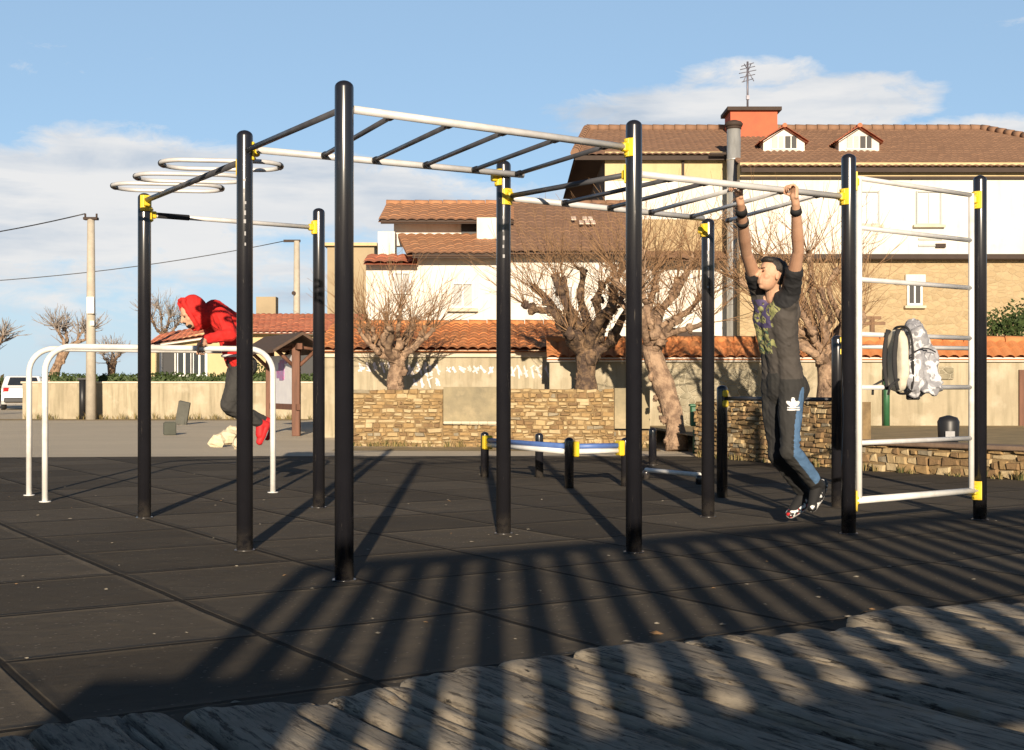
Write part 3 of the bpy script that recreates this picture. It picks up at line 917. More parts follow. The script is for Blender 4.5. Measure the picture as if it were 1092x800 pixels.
# ================================================================== slatted fence behind the viewer (it throws the striped shadow)
FO = V3((0, -1.6, 0)); FU = U
SUN_EL, SUN_AZ = R(13.6), R(-1.9)
fn = thing('slatted_fence', FO, 'tall timber fence of leaning slats behind the viewer', 'fence')
LEAN = .10
def fpt(s, z): return FO + FU * s + UP * z
rotf = Matrix((FU, V3((-FU.y, FU.x, 0)), UP)).transposed()
s0, s1 = -1.05, 7.6
ZT, ZM = 2.29, 1.24
mb = MB(); mb.box(fpt((s0 + s1) / 2 + LEAN * .6, ZT - .05), (s1 - s0, .06, .10), rotf); mb.build('top_rail', M['fencewood'], fn)
mb = MB(); mb.box(fpt((s0 + s1) / 2, ZM - .07), (s1 - s0 + .1, .06, .14), rotf); mb.build('middle_rail', M['fencewood'], fn)
mb = MB(); mb.box(fpt((s0 + s1) / 2, .35), (s1 - s0, .06, .7), rotf); mb.build('kick_board', M['fencewood'], fn)
s = s0
while s < s1:
    mb = MB()
    a, b = fpt(s, ZM - .01) + V3((.0, .0, 0)), fpt(s + LEAN * (ZT - ZM), ZT - .02)
    n_ = V3((-FU.y, FU.x, 0)) * .028
    mb.prism([a - FU * .06, a + FU * .06, b + FU * .06, b - FU * .06], n_)
    mb.build('slat', M['fencewood'], fn)
    s += .236
s = s0 + .2; i = 0
rd = random.Random(8)
while s < s1:
    mb = MB(); a, b = fpt(s, .68), fpt(s, ZM - .12); n_ = V3((-FU.y, FU.x, 0)) * .028; hw = .13
    mb.prism([a - FU * hw, a + FU * hw, b + FU * hw, b - FU * hw], n_); mb.build('lower_board', M['fencewood'], fn)
    s += .36 if rd.random() < .6 else .52
# solid gate leaf at its left end
mb = MB(); a = fpt(-1.42, 0); b = fpt(-.60, 0)
mb.prism([a, b, b + UP * 1.57, a + UP * 1.66], V3((-FU.y, FU.x, 0)) * -.05); mb.build('end_panel', M['fencewood'], fn)

# ================================================================== stone walls
w1a, w1b, w1c = P(376, 470, 21.9), P(560, 470, 21.5), P(694, 470, 21.3)
for p in (w1a, w1b, w1c): p.z = 0
wt = thing('rubble_wall', (w1a + w1c) / 2, 'ochre rubble stone wall with grey cement patches behind the low push-up bars', 'stone wall')
mb = MB()
stones(mb, w1a, V3((P(472, 470, 21.7).x, 21.7, 0)), .95, .97, .4, 4, big=.45)
g0, g1 = V3((P(472, 470, 21.7).x, 21.7, 0)), V3((P(534, 470, 21.55).x, 21.55, 0))
stones(mb, g0, g1, .38, .36, .4, 6, big=.45)
stones(mb, g1, V3((P(655, 470, 21.35).x, 21.35, 0)), .98, .96, .4, 9, big=.45)
g2, g3 = V3((P(655, 470, 21.35).x, 21.35, 0)), w1c
stones(mb, g2, g3, .3, .3, .4, 12, big=.45)
mb.build('stonework', STONE + [MORTAR], wt)
for a, b, h0, h1 in ((g0, g1, .37, .99), (g2, g3, .31, .97)):
    mb = MB(); n_ = V3((0, .34, 0)); a2, b2 = a + V3((.01, .03, 0)), b + V3((-.01, .03, 0))
    mb.prism([a2 + UP * h0, b2 + UP * h0, b2 + UP * h1, a2 + UP * h1], n_); mb.build('cement_patch', M['grey_render'], wt)
mb = MB(); rd = random.Random(2)
for i in range(6):
    mb.box(g0.lerp(g1, .1 + i * .15) + UP * .40 + V3((0, -.05, 0)), (.16, .14, .05), None, ch=.015)
mb.build('ledge', M['cap_stone'], wt)

b0, b1, b2_ = G(742, 487), G(908, 501), G(1135, 515)
wt2 = thing('planter_wall', (b0 + b1) / 2, 'brown rubble stone wall behind the hanging person, dropping to a low kerb on the right', 'stone wall')
mb = MB()
stones(mb, b0, b1, .80, .83, .3, 21, big=.45, weights=[5, 3, 6, 2, 2])
stones(mb, b1, b2_, .31, .31, .3, 22, big=.55, weights=[5, 3, 5, 3, 2])
mb.build('stonework', STONE + [MORTAR], wt2)
mb = MB(); d = (b2_ - b1).normalized(); n_ = V3((d.y, -d.x, 0)); n_ = n_ if n_.y < 0 else -n_
mb.box((b1 + b2_) / 2 + UP * .335 - n_ * .13, ((b2_ - b1).length, .42, .05), Matrix((d, UP.cross(d), UP)).transposed(), ch=.012)
mb.build('coping', mat('brown_coping', (.22, .15, .10), (.15, .10, .07), 3, .95, bump=.4), wt2)

# planting soil between planter and boundary wall
mb = MB(); mb.add([(b0.x, b0.y + .2, .28), (b1.x, b1.y + .25, .28), (b2_.x, b2_.y + .25, .28), (13, 24, .28), (2.2, 24, .28)], [(0, 1, 2, 3, 4)])
tag(mb.build('planting_bed', M['gravel_strip'], origin=(0, 0, 0)), kind='structure')

# dry weeds at the foot of the walls
rd = random.Random(66); mb = MB()
def tuft(c, h, n):
    for i in range(n):
        an = rd.uniform(0, 6.283); ln = rd.uniform(.5, 1.0) * h; o = V3((math.cos(an), math.sin(an), 0))
        p0 = c + o * rd.uniform(0, .05); p1 = p0 + UP * ln * .6 + o * ln * .2; p2 = p0 + UP * ln + o * ln * rd.uniform(.3, .8)
        s_ = V3((-o.y, o.x, 0)) * .006
        mb.add([p0 - s_, p0 + s_, p1 + s_ * .8, p1 - s_ * .8, p2], [(0, 1, 2, 3), (3, 2, 4)], False, 0 if rd.random() < .7 else 1)
for (a, b, n, h) in ((w1a, w1c, 60, .14), (b0, b1, 26, .13), (b1, b2_, 22, .12), (P(26, 447, 39.9), P(345, 447, 39.9), 90, .26)):
    for i in range(n):
        q = V3(a).lerp(V3(b), rd.random()); q.z = .004; tuft(q + V3((0, -rd.uniform(.05, .16) * (3 if h > .2 else 1), 0)), h * rd.uniform(.4, 1.2), 12)
M['dry_grass'] = mat('dry_grass', (.30, .22, .09), (.20, .15, .06), 9, .9)
M['green_grass'] = mat('green_grass', (.09, .10, .03), (.06, .07, .02), 9, .9)
tag(mb.build('dry_weeds', [M['dry_grass'], M['green_grass']], origin=(0, 0, 0)), kind='stuff')

# ================================================================== boundary wall with tile coping
YB = 24.0
bw = thing('boundary_wall', V3((P(840, 430, YB).x, YB, 0)),
           'long stained beige wall topped with orange barrel tiles behind the playground', 'wall')
xl, xr = P(586, 400, YB).x, 13.0
zt = P(0, 386, YB).z
mb = MB(); mb.box(((xl + xr) / 2, YB + .15, zt / 2), (xr - xl, .3, zt)); mb.build('wall_face', M['oldwall'], bw)
mb = MB(); mb.box(((xl + xr) / 2, YB + .13, zt + .04), (xr - xl + .1, .42, .08), None, ch=.01); mb.build('white_band', M['plaster_white'], bw)
mb = MB()
tile_roof(mb, (xl - .05, YB - .14, zt + .075), (xr, YB - .14, zt + .075), (xl - .05, YB + .38, zt + .40), (xr, YB + .38, zt + .40), .2, .22, amp=.05)
ridge_tiles(mb, (xl - .05, YB + .38, zt + .40), (xr, YB + .38, zt + .40), .09)
mb.build('tile_coping', M['tile_orange'], bw)
# grey rubble facing on part of it
mb = MB(); x0, x1 = P(712, 0, YB).x, P(808, 0, YB).x
mb.box(((x0 + x1) / 2, YB - .02, zt * .46), (x1 - x0, .06, zt * .9)); mb.build('rubble_facing', M['dark_rubble'], bw)
mb = MB(); x0, x1 = P(990, 0, YB).x, P(1016, 0, YB).x
mb.box(((x0 + x1) / 2, YB - .02, zt - .2), (x1 - x0, .05, .24)); mb.build('rubble_facing', M['dark_rubble'], bw)
mb = MB(); x0 = P(1086, 0, YB).x
mb.box((x0 + 1, YB - .02, .7), (2, .06, 1.2)); mb.build('brown_gate', M['brownwood'], bw)
mb = MB(); x0 = P(944, 0, YB).x; mb.tube([(x0, YB - .08, .28), (x0, YB - .08, P(0, 393, YB).z)], .06, 10); mb.build('green_post', M['green_paint'], bw)

# outbuilding with tiled lean-to roof, left half
YO = 25.6
ob_ = thing('outbuilding', V3((P(478, 0, YO).x, YO, 0)), 'low stained outbuilding with orange tiled lean-to roof and faded graffiti', 'outbuilding')
xl, xr = P(340, 0, YO).x, P(606, 0, YO).x
ze = P(0, 374, YO).z; Yr = 28.2; zr = P(0, 346, Yr).z
mb = MB(); mb.prism([(xl, YO, 0), (xr, YO, 0), (xr, YO, ze), (xl, YO, ze)], (0, 2.4, 0)); mb.build('wall', M['oldwall'], ob_)
mb = MB(); mb.box(((xl + xr) / 2, YO - .03, ze - .06), (xr - xl, .08, .14), None, ch=.01); mb.build('cornice', M['cap_stone'], ob_)
mb = MB(); tile_roof(mb, (xl - .1, YO - .2, ze + .02), (xr + .05, YO - .2, ze + .02), (xl - .1, Yr, zr), (P(600, 0, Yr).x, Yr, zr), .2, .3, amp=.045)
ridge_tiles(mb, (xl, Yr, zr), (P(600, 0, Yr).x, Yr, zr), .1)
mb.build('roof', M['tile_orange'], ob_)
mb = MB(); rd = random.Random(77)
for (x0, x1, y0, y1) in ((382, 426, 386, 398), (428, 468, 386, 402), (476, 530, 389, 399), (545, 585, 388, 404), (440, 474, 402, 414)):
    x = x0
    while x < x1 - 3:
        wd = rd.uniform(4, 8)
        for k in range(3):
            a = P(x + rd.uniform(0, 2), rd.uniform(y0, y0 + 4), YO - .006); b = P(x + wd * rd.uniform(.4, 1), rd.uniform(y1 - 4, y1), YO - .006)
            if k == 2: a = P(x, rd.uniform(y0, y1), YO - .006); b = P(x + wd, rd.uniform(y0, y1), YO - .006)
            dd = (b - a).normalized(); sd = V3((-dd.z, 0, dd.x)) * rd.uniform(.010, .02)
            o_ = V3((0, -.0012 * (len(mb.f) % 7), 0))
            mb.quad(a - sd + o_, b - sd + o_, b + sd + o_, a + sd + o_)
        x += wd + rd.uniform(1, 3)
mb.build('graffiti', M['graffiti'], ob_)
# ================================================================== big house on the right
def xz(px, py, Y):
    p = P(px, py, Y); return p.x, p.z
YW = 40.0          # main facade (right part)
YL = 42.0          # left part, set back a little
hs = thing('large_house', V3((P(860, 0, YW).x, YW, 0)), 'large cream and white stone house with brown hipped roof and two dormers', 'house')
xs, xe = P(789, 0, YW).x, 19.5
def wallbox(x0, x1, Y, z0, z1, m, name, proud=0.0, th=.5):
    b = MB(); b.box(((x0 + x1) / 2, Y - proud + th / 2, (z0 + z1) / 2), (x1 - x0, th, z1 - z0)); return b.build(name, M[m], hs)
z_led = P(0, 276, YW).z; z_wh = P(0, 190, YW).z; z_eav = P(0, 177, YW).z
wallbox(xs, xe, YW, 0, z_led, 'stone_facade', 'stone_wall')
wallbox(xs, xe, YW, z_led, z_wh, 'plaster_white', 'white_wall')
wallbox(xs, xe, YW, z_wh, z_eav + .1, 'plaster_cream', 'cream_wall', .02)
b = MB(); b.box(((xs + xe) / 2, YW - .12, z_led + .03), (xe - xs, .5, .16), None, ch=.02); b.build('ledge', M['darkledge'], hs)
b = MB(); b.box(((xs + xe) / 2, YW - .05, z_wh), (xe - xs, .16, .07)); b.build('string_course', M['darkledge'], hs)
# left wing
xl, xr = P(645, 0, YL).x, xs + .1
zl = {n: P(0, y, YL).z for n, y in (('eav', 167), ('wh', 193), ('st', 234), ('led', 276), ('slit', 356))}
wallbox(xl, xr, YL, 0, zl['led'], 'plaster_white', 'white_wall')
wallbox(xl, xr, YL, zl['led'], zl['st'], 'stone_facade', 'stone_wall')
wallbox(xl, xr, YL, zl['st'], zl['wh'], 'plaster_white', 'white_wall', .01)
wallbox(xl, xr, YL, zl['wh'], zl['eav'] + .15, 'plaster_cream', 'cream_wall', .02)
b = MB(); tile_roof(b, (xl, YL - .9, zl['led'] - .1), (xr, YL - .9, zl['led'] - .1), (xl, YL - .02, zl['led'] + .22), (xr, YL - .02, zl['led'] + .22), .3, .4); b.build('canopy_roof', M['tile_brown'], hs)
b = MB(); b.box((P(722, 0, YL).x, YL - .1, P(0, 357, YL).z), (1.6, .3, .16)); b.build('dark_ledge', M['darkledge'], hs)
b = MB(); b.box((P(728, 0, YL).x, YL - .06, P(0, 181, YL).z), (.08, .08, .75)); b.box((P(728, 0, YL).x, YL - .08, P(0, 168, YL).z), (.22, .16, .16)); b.build('downpipe', M['darkledge'], hs)
# brown clad side
b = MB(); b.prism([(xl, YL + .01, 0), (xl, 53, 0), (xl, 53, zl['eav']), (xl, YL + .01, zl['eav'])], (.3, 0, 0)); b.build('side_wall', M['brown_siding'], hs)
# roof
YR = 46.5; zR = P(0, 138.5, YR).z
ze1 = P(0, 178, YW - .25).z; slope = (zR - ze1) / (YR - (YW - .25))
def zroof(Y): return zR - slope * (YR - Y)
b = MB()
xa, xb = P(626, 0, YR).x, P(1046, 0, YR).x
xm = xs
eL = YL - .3
tile_roof(b, (P(613, 0, eL).x, eL, zroof(eL)), (xm, eL, zroof(eL)), (xa, YR, zR), (xm, YR, zR), .22, .34)
eR = YW - .25
tile_roof(b, (xm + .001, eR, zroof(eR)), (xe + .6, eR, zroof(eR)), (xm + .001, YR, zR), (xb, YR, zR), .22, .34)
b.add([(xe + .6, eR, zroof(eR)), (xe + .6, YR + 6.5, zroof(eR)), (xb, YR, zR)], [(0, 1, 2)])
b.add([(P(613, 0, eL).x, eL, zroof(eL)), (xa, YR, zR), (P(613, 0, eL).x, YR + 5, zroof(eL))], [(0, 1, 2)])
b.add([(P(613, 0, eL).x, YR + 5, zroof(eL)), (xa, YR, zR), (xb, YR, zR), (xe + .6, YR + 6.5, zroof(eR))], [(0, 1, 2, 3)])
ridge_tiles(b, (xa, YR, zR + .05), (xb, YR, zR + .05), .14)
ridge_tiles(b, (xe + .6, eR, zroof(eR) + .06), (xb, YR, zR + .06), .14)
ridge_tiles(b, (P(613, 0, eL).x, eL, zroof(eL) + .06), (xa, YR, zR + .06), .14)
rf = b.build('roof', M['tile_brown'], hs)
b = MB(); b.box(((P(613, 0, eL).x + xm) / 2, eL + .03, zroof(eL) - .09), (xm - P(613, 0, eL).x, .08, .14)); b.box(((xe + .6 + xm) / 2, eR + .03, zroof(eR) - .09), (xe + .6 - xm, .08, .14))
b.build('gutter', M['darkledge'], rf)
# red roof house with dark slab, antenna
yc = 45.0
x0, x1 = P(779, 0, yc).x, P(829, 0, yc).x; zc0 = zroof(44) - .3; zc1 = P(0, 118, yc).z
b = MB(); b.box(((x0 + x1) / 2, yc + .6, (zc0 + zc1) / 2), (x1 - x0, 1.2, zc1 - zc0)); ch_ = b.build('chimney', M['red_paint'], hs)
b = MB(); b.box(((x0 + x1) / 2, yc + .6, zc1 + .05), (x1 - x0 + .25, 1.5, .12)); b.build('cap_slab', M['darkledge'], ch_)
b = MB(); xt, zt0 = P(800, 0, yc).x, zc1; zt1 = P(0, 62, yc).z
b.tube([(xt, yc + .5, zt0), (xt, yc + .5, zt1)], .035, 8)
for zz, w_ in ((zt1 - .1, .22), (zt1 - .22, .26), (zt1 - .35, .3), (zt1 - .5, .26), (zt1 - .65, .2)):
    b.tube([(xt - w_, yc + .5, zz - .06), (xt + w_, yc + .5, zz + .06)], .014, 6)
b.tube([(xt - .18, yc + .3, zt1 - .75), (xt + .16, yc + .7, zt1 - .02)], .016, 6)
b.tube([(xt + .2, yc + .4, zt1 - .7), (xt - .1, yc + .6, zt1 - .05)], .014, 6)
b.box((xt, yc + .47, zt0 + .55), (.1, .1, .14))
b.build('aerial', mat('aerial_metal', (.16, .15, .18), None, 5, .5, metal=.4), ch_)
# dormers
for cxp, wl in ((836, 44), (916, 43)):
    Yd = 42.3
    x0, x1 = P(cxp - wl / 2, 0, Yd).x, P(cxp + wl / 2, 0, Yd).x
    zb = zroof(Yd) - .05; ze = P(0, 150, Yd).z; za = P(0, 137, Yd).z; xc = (x0 + x1) / 2
    b = MB(); b.prism([(x0, Yd, zb), (x1, Yd, zb), (x1, Yd, ze), (xc, Yd, za), (x0, Yd, ze)], (0, 2.6, 0)); do = b.build('dormer', M['plaster_white'], hs)
    b = MB()
    for sg, xx in ((-1, x0), (1, x1)):
        e_ = V3((xx + sg * .12, Yd - .16, ze - .06)); r_ = V3((xc, Yd - .16, za + .05))
        tile_roof(b, e_ if sg < 0 else e_ + V3((0, 3.3, 0)), e_ + V3((0, 3.3, 0)) if sg < 0 else e_, r_ if sg < 0 else r_ + V3((0, 3.3, 0)), r_ + V3((0, 3.3, 0)) if sg < 0 else r_, .22, .3, amp=.04)
    ridge_tiles(b, (xc, Yd - .16, za + .08), (xc, Yd + 3, za + .08), .07)
    b.build('dormer_roof', M['tile_red'], do)
    for dx, pane in ((-.20, 'shutter'), (.22, 'dark')):
        b = MB(); b.box((xc + dx, Yd - .012, zb + .34), (.36, .03, .40)); b.build('dormer_window', M[pane], do)
        b = MB(); b.box((xc + dx, Yd - .03, zb + .335), (.03, .03, .38)); b.box((xc + dx, Yd - .03, zb + .12), (.42, .05, .04)); b.build('frame', M['whitewood'], do)
# shuttered windows on the white storey
for pxc, pyc, w_, h_ in ((990, 222, .72, .98), (924, 222, .72, .98)):
    fo = window(hs, pxc, pyc, w_, h_, YW, frame='shutter', pane='whitewood', bars=1, ft=.05)
for pxc, pyc in ((992, 255), (992, 262)):
    b = MB(); b.box(P(pxc, pyc, YW - .02), (.72, .05, .06)); b.build('vent_slot', M['shutter'], hs)
b = MB(); b.box(P(976, 298, YW - .05), (.62, .14, .3), None, ch=.02); b.build('shutter_box', M['plaster_white'], hs)
fo = window(hs, 975, 314, .40, .62, YW, bars=1, pane='dark')
b = MB(); b.box(P(972, 190, YW - .03), (.05, .06, 0.1)); b.box(P(1003, 262, YW - .05), (.3, .1, .12)); b.build('wall_bracket', M['darkledge'], hs)

# tall flue in front of it
yf = 41.25
fl = thing('metal_flue', V3((P(782.5, 0, yf).x, yf, 0)), 'tall galvanised metal flue pipe rising in front of the large house', 'flue pipe')
xf = P(782.5, 0, yf).x; zf = P(0, 136, yf).z
b = MB(); b.tube([(xf, yf, 0), (xf, yf, zf)], .218, 20); b.build('pipe', M['galv'], fl)
b = MB()
for i in range(1, 9):
    b = MB(); b.tube([(xf, yf, zf * i / 9 - .03), (xf, yf, zf * i / 9 + .03)], .228, 20); b.build('band', M['galv'], fl)
b = MB(); b.tube([(xf, yf, zf + .02), (xf, yf, zf + .1), (xf, yf, zf + .17), (xf, yf, zf + .22)], [.26, .29, .24, .1], 20); b.tube([(xf, yf, zf - .06), (xf, yf, zf + .05)], .24, 20); b.build('cowl', M['darkledge'], fl)
b = MB(); b.box((xf - .35, yf + .15, P(0, 163, yf).z), (.75, .1, .07)); b.build('bracket', M['darkledge'], fl)

# ================================================================== white house in the middle
YM = 32.0
mh = thing('white_house', V3((P(520, 0, YM).x, YM, 0)), 'low white house with stepped rust tiled roofs behind the pollarded trees', 'house')
def mw(x0, x1, Y, z0, z1, m, name, th=.4):
    b = MB(); b.box(((x0 + x1) / 2, Y + th / 2, (z0 + z1) / 2), (x1 - x0, th, z1 - z0)); return b.build(name, M[m], mh)
X = lambda px, Y: P(px, 0, Y).x
Z = lambda py, Y: P(0, py, Y).z
mw(X(445, YM), X(672, YM), YM, 0, Z(269, YM), 'plaster_white', 'front_wall')
mw(X(389, YM), X(445, YM), YM + .25, 0, Z(281, YM), 'plaster_white', 'front_wall')
mw(X(420, 34.6), X(541, 34.6), 34.6, Z(262, 34.6), Z(232, 34.6), 'plaster_white', 'attic_wall')
b = MB(); b.box((X(412, 33), 33.3, (Z(247, 33) + Z(283, 33)) / 2), (X(421, 33) - X(403, 33), .6, Z(247, 33) - Z(283, 33))); b.build('chimney_stack', M['plaster_white'], mh)
b = MB(); b.box((X(523, 33.6), 33.9, (Z(233, 33.6) + Z(254, 33.6)) / 2), (X(538, 33.6) - X(509, 33.6), .6, Z(233, 33.6) - Z(256, 33.6))); b.build('roof_box', M['plaster_white'], mh)
b = MB(); b.box(P(500, 243, 34.57), (.4, .06, .5)); b.build('attic_opening', M['dark'], mh)
b = MB(); tile_roof(b, (X(403, 33.9), 33.9, Z(235, 33.9)), (X(548, 33.9), 33.9, Z(235, 33.9)), (X(412, 37), 37, Z(217.5, 37)), (X(548, 37), 37, Z(217.5, 37)), .24, .36)
ridge_tiles(b, (X(412, 37), 37, Z(217, 37)), (X(548, 37), 37, Z(217, 37)), .1)
b.build('upper_roof', M['tile_rust'], mh)
b = MB(); b.box(((X(406, 33.95) + X(548, 33.95)) / 2, 33.98, Z(236.5, 33.95)), (X(548, 33.95) - X(406, 33.95), .06, .1)); b.build('fascia', M['darkledge'], mh)
b = MB(); tile_roof(b, (X(434, 31.4), 31.4, Z(271, 31.4)), (X(541, 31.4), 31.4, Z(271, 31.4)), (X(424, 34.6), 34.6, Z(250, 34.6)), (X(541, 34.6), 34.6, Z(250, 34.6)), .24, .36)
b.build('lower_roof', M['tile_rust'], mh)
b = MB(); b.box(((X(440, 31.5) + X(541, 31.5)) / 2, 31.5, Z(272.5, 31.5)), (X(541, 31.5) - X(440, 31.5), .1, .12)); b.build('fascia', M['darkledge'], mh)
b = MB(); tile_roof(b, (X(387, 31.8), 31.8, Z(280, 31.8)), (X(446, 31.8), 31.8, Z(280, 31.8)), (X(392, 33), 33, Z(272, 33)), (X(446, 33), 33, Z(272, 33)), .24, .36)
b.build('porch_roof', M['tile_red'], mh)
# large plain roof slope on the right
b = MB(); tile_roof(b, (X(541.5, 31.4), 31.4, Z(269, 31.4)), (X(676, 31.4), 31.4, Z(269, 31.4)), (X(541.5, 37), 37, Z(217, 37)), (X(676, 37), 37, Z(217, 37)), .24, .36)
ridge_tiles(b, (X(541.5, 37), 37, Z(217, 37)), (X(676, 37), 37, Z(217, 37)), .1)
ro = b.build('main_roof', M['tile_brown'], mh)
b = MB(); b.box(((X(541, 31.5) + X(676, 31.5)) / 2, 31.55, Z(270.5, 31.5)), (X(676, 31.5) - X(541, 31.5), .1, .1)); b.build('fascia', M['darkledge'], mh)
# pale repaired tiles on it
b = MB(); rd = random.Random(4)
sl = V3((0, 5.6, Z(217, 37) - Z(269, 31.4))).normalized(); nn = V3((0, -sl.z, sl.y))
c0 = V3((X(621, 34.2), 34.2, Z(269, 31.4) + (34.2 - 31.4) / 5.6 * (Z(217, 37) - Z(269, 31.4))))
for r_ in range(2):
    for i in range(4):
        if rd.random() < .15: continue
        b.box(c0 + V3(((i - 1.5) * .145 + r_ * .04, 0, 0)) + sl * (.28 - r_ * .5) + nn * .14, (.12, .34, .03), Matrix((V3((1, 0, 0)), sl, nn)).transposed())
b.build('pale_tiles', mat('pale_repair_tiles', (.70, .56, .46), (.6, .45, .36), 9, .85), ro)
window(mh, 493.5, 315, .50, .58, YM, pane='shutter', bars=1, ft=.06)
window(mh, 429, 302, .4, .5, YM + .25, pane='shutter', bars=1, ft=.05, sill=False)
window(mh, 600, 318, .5, .58, YM, pane='shutter', bars=1, ft=.06)

# ================================================================== left: yellow house, tan block
YH = 48.0
yh = thing('yellow_house', V3((P(270, 0, YH).x, YH, 0)), 'low yellow bungalow with red tiled roof and white window beyond the left wall', 'house')
zE = Z(356, YH)
b = MB(); b.prism([(X(158, YH), YH, 0), (X(398, YH), YH, 0), (X(398, YH), YH, zE), (X(232, YH), YH, zE + .15), (X(158, YH), YH, Z(368, YH))], (0, 5, 0)); b.build('wall', M['plaster_cream'], yh)
b = MB()
tile_roof(b, (X(262, YH - .5), YH - .5, Z(355, YH)), (X(400, YH - .5), YH - .5, Z(355, YH)), (X(266, 52), 52, Z(335, 52)), (X(398, 52), 52, Z(335, 52)), .22, .34)
tile_roof(b, (X(155, YH - .4), YH - .4, Z(368, YH)), (X(262, YH - .4), YH - .4, Z(352, YH)), (X(170, 52), 52, Z(357, 52)), (X(266, 52), 52, Z(338, 52)), .22, .34)
b.build('roof', M['tile_red'], yh)
b = MB(); b.prism([(X(155, YH - .3), YH - .35, Z(371, YH)), (X(262, YH - .3), YH - .35, Z(356, YH)), (X(400, YH - .3), YH - .35, Z(359, YH)), (X(400, YH - .3), YH - .35, Z(356.5, YH)), (X(262, YH - .3), YH - .35, Z(353.5, YH)), (X(155, YH - .3), YH - .35, Z(369, YH))], (0, .3, 0)); b.build('eaves', M['plaster_white'], yh)
window(yh, 180, 388, .55, .9, YH, bars=0, pane='dark', ft=.1)
window(yh, 197, 388, .55, .9, YH, bars=1, ft=.1)
window(yh, 213, 388, .5, .9, YH, bars=1, ft=.1)
b = MB(); b.box(P(331, 384, YH - .02), (.9, .06, 1.3)); b.build('doorway', M['dark'], yh)
b = MB(); b.box((X(285, 54), 54, Z(330, 54)), (.8, .6, 1.0)); b.build('chimney', M['plaster_tan'], yh)
b = MB(); b.box((X(374, 60), 63, Z(262, 60) / 2), (X(398, 60) - X(348, 60), 6, Z(262, 60)))
tb = b.build('tan_block', M['plaster_tan']); tag(tb, 'plain tan block standing tall behind the red roofed bungalow', 'building')
b = MB(); b.box((X(374, 60), 62.9, Z(261, 60)), (X(398, 60) - X(348, 60) + .3, 6.3, .14)); b.box((X(356, 60), 60.4, Z(266, 60)), (.4, .3, .3)); WL[tb.name] = WL[tb.name]; b.build('parapet', M['plaster_cream'], tb)

# ================================================================== left boundary wall, hedge, poles
YG = 40.0
x0, x1 = X(24, YG), X(349, YG); zt = Z(409, YG)
lw = thing('garden_wall', V3(((x0 + x1) / 2, YG, 0)), 'long low beige garden wall on the far left under a clipped hedge', 'wall')
b = MB(); b.box(((x0 + x1) / 2, YG + .15, zt / 2), (x1 - x0, .3, zt)); b.build('wall_face', M['oldwall'], lw)
b = MB(); b.box(((x0 + x1) / 2, YG + .15, zt + .03), (x1 - x0 + .1, .38, .06), None, ch=.01); b.build('coping', M['cap_stone'], lw)
def leaves(mb, c, r, n, s, rd, mi=0, box=False):
    for i in range(n):
        if box: d = V3((rd.uniform(-1, 1), rd.uniform(-1, 1), rd.uniform(-1, 1)))
        else:
            d = V3((rd.gauss(0, 1), rd.gauss(0, 1), rd.gauss(0, 1))).normalized() * (rd.random() ** .4)
        p = V3(c) + V3((d.x * r[0], d.y * r[1], d.z * r[2]))
        a = V3((rd.gauss(0, 1), rd.gauss(0, 1), rd.gauss(0, 1))).normalized(); b_ = a.orthogonal().normalized()
        if rd.random() < .5: b_ = a.cross(b_)
        k = s * rd.uniform(.6, 1.3)
        mb.add([p - a * k, p + b_ * k * .5, p + a * k, p - b_ * k * .5], [(0, 1, 2, 3)], False, mi)
rd = random.Random(31)
b = MB(); xx = x0 + .6
while xx < x1:
    hh = .20 + .05 * MN.noise(V3((xx * .8, 0, 0)))
    leaves(b, (xx, YG + .75, zt + .08 + hh * .4), (.35, .3, hh * .9), 130, .06, rd)
    xx += .3
b.box(((x0 + x1) / 2 + .3, YG + .8, zt + .02), (x1 - x0 - .7, .35, .4))
tag(b.build('hedge', M['hedge_leaf']), 'clipped green hedge running along the top of the low left wall', 'hedge')

p = P(97, 447, 39.3); p.z = 0
tp = thing('utility_pole', p, 'tall concrete utility pole before the left wall with a white box', 'utility pole')
zt_ = Z(234, 39.3)
b = MB(); b.tube([p, p + UP * zt_], [.16, .11], 12); b.build('pole', M['concrete_pole'], tp)
b = MB(); b.box(p + UP * (zt_ + .02), (.42, .2, .08), None, ch=.01)
for s in (-1, 1): b.tube([p + V3((s * .17, 0, zt_ + .05)), p + V3((s * .17, 0, zt_ + .17))], .03, 8)
b.build('crossarm', M['darkledge'], tp)
b = MB(); b.box(p + V3((.05, -.16, Z(326, 39.3))), (.22, .14, .5), None, ch=.01); b.box(p + V3((.1, -.17, Z(345, 39.3))), (.12, .1, .14)); b.build('junction_box', M['whitewood'], tp)
WIRE_A = p + V3((-.17, 0, zt_ + .17))
p2 = V3((X(88, 39.6), 39.6, 0)); b = MB(); b.tube([p2, p2 + UP * Z(404, 39.6)], .10, 10); b.box(p2 + UP * Z(404, 39.6), (.26, .2, .05))
tag(b.build('short_post', M['black_plastic']), 'dark short post standing right against the concrete utility pole', 'post')
p3 = V3((X(316.5, 55), 55, 0)); zt3 = Z(257, 55)
b = MB(); b.tube([p3, p3 + UP * zt3], [.17, .12], 12)
lp = thing('concrete_pole', p3, 'thin pale concrete pole rising behind the wooden notice shelter', 'utility pole')
b.build('pole', M['concrete_pole'], lp)
b = MB(); b.box(p3 + V3((-.2, 0, zt3)), (.7, .1, .1)); b.tube([p3 + V3((-.1, -.14, Z(313, 55))), p3 + V3((-.1, -.2, Z(313, 55)))], .09, 8); b.build('crossarm', M['darkledge'], lp)
def wire(a, b_, sag, name, label):
    pts = [V3(a).lerp(V3(b_), i / 24) - UP * sag * (1 - (2 * i / 24 - 1) ** 2) for i in range(25)]
    m_ = MB(); m_.tube(pts, .018, 6); tag(m_.build(name, M['black_plastic']), label, 'wire')
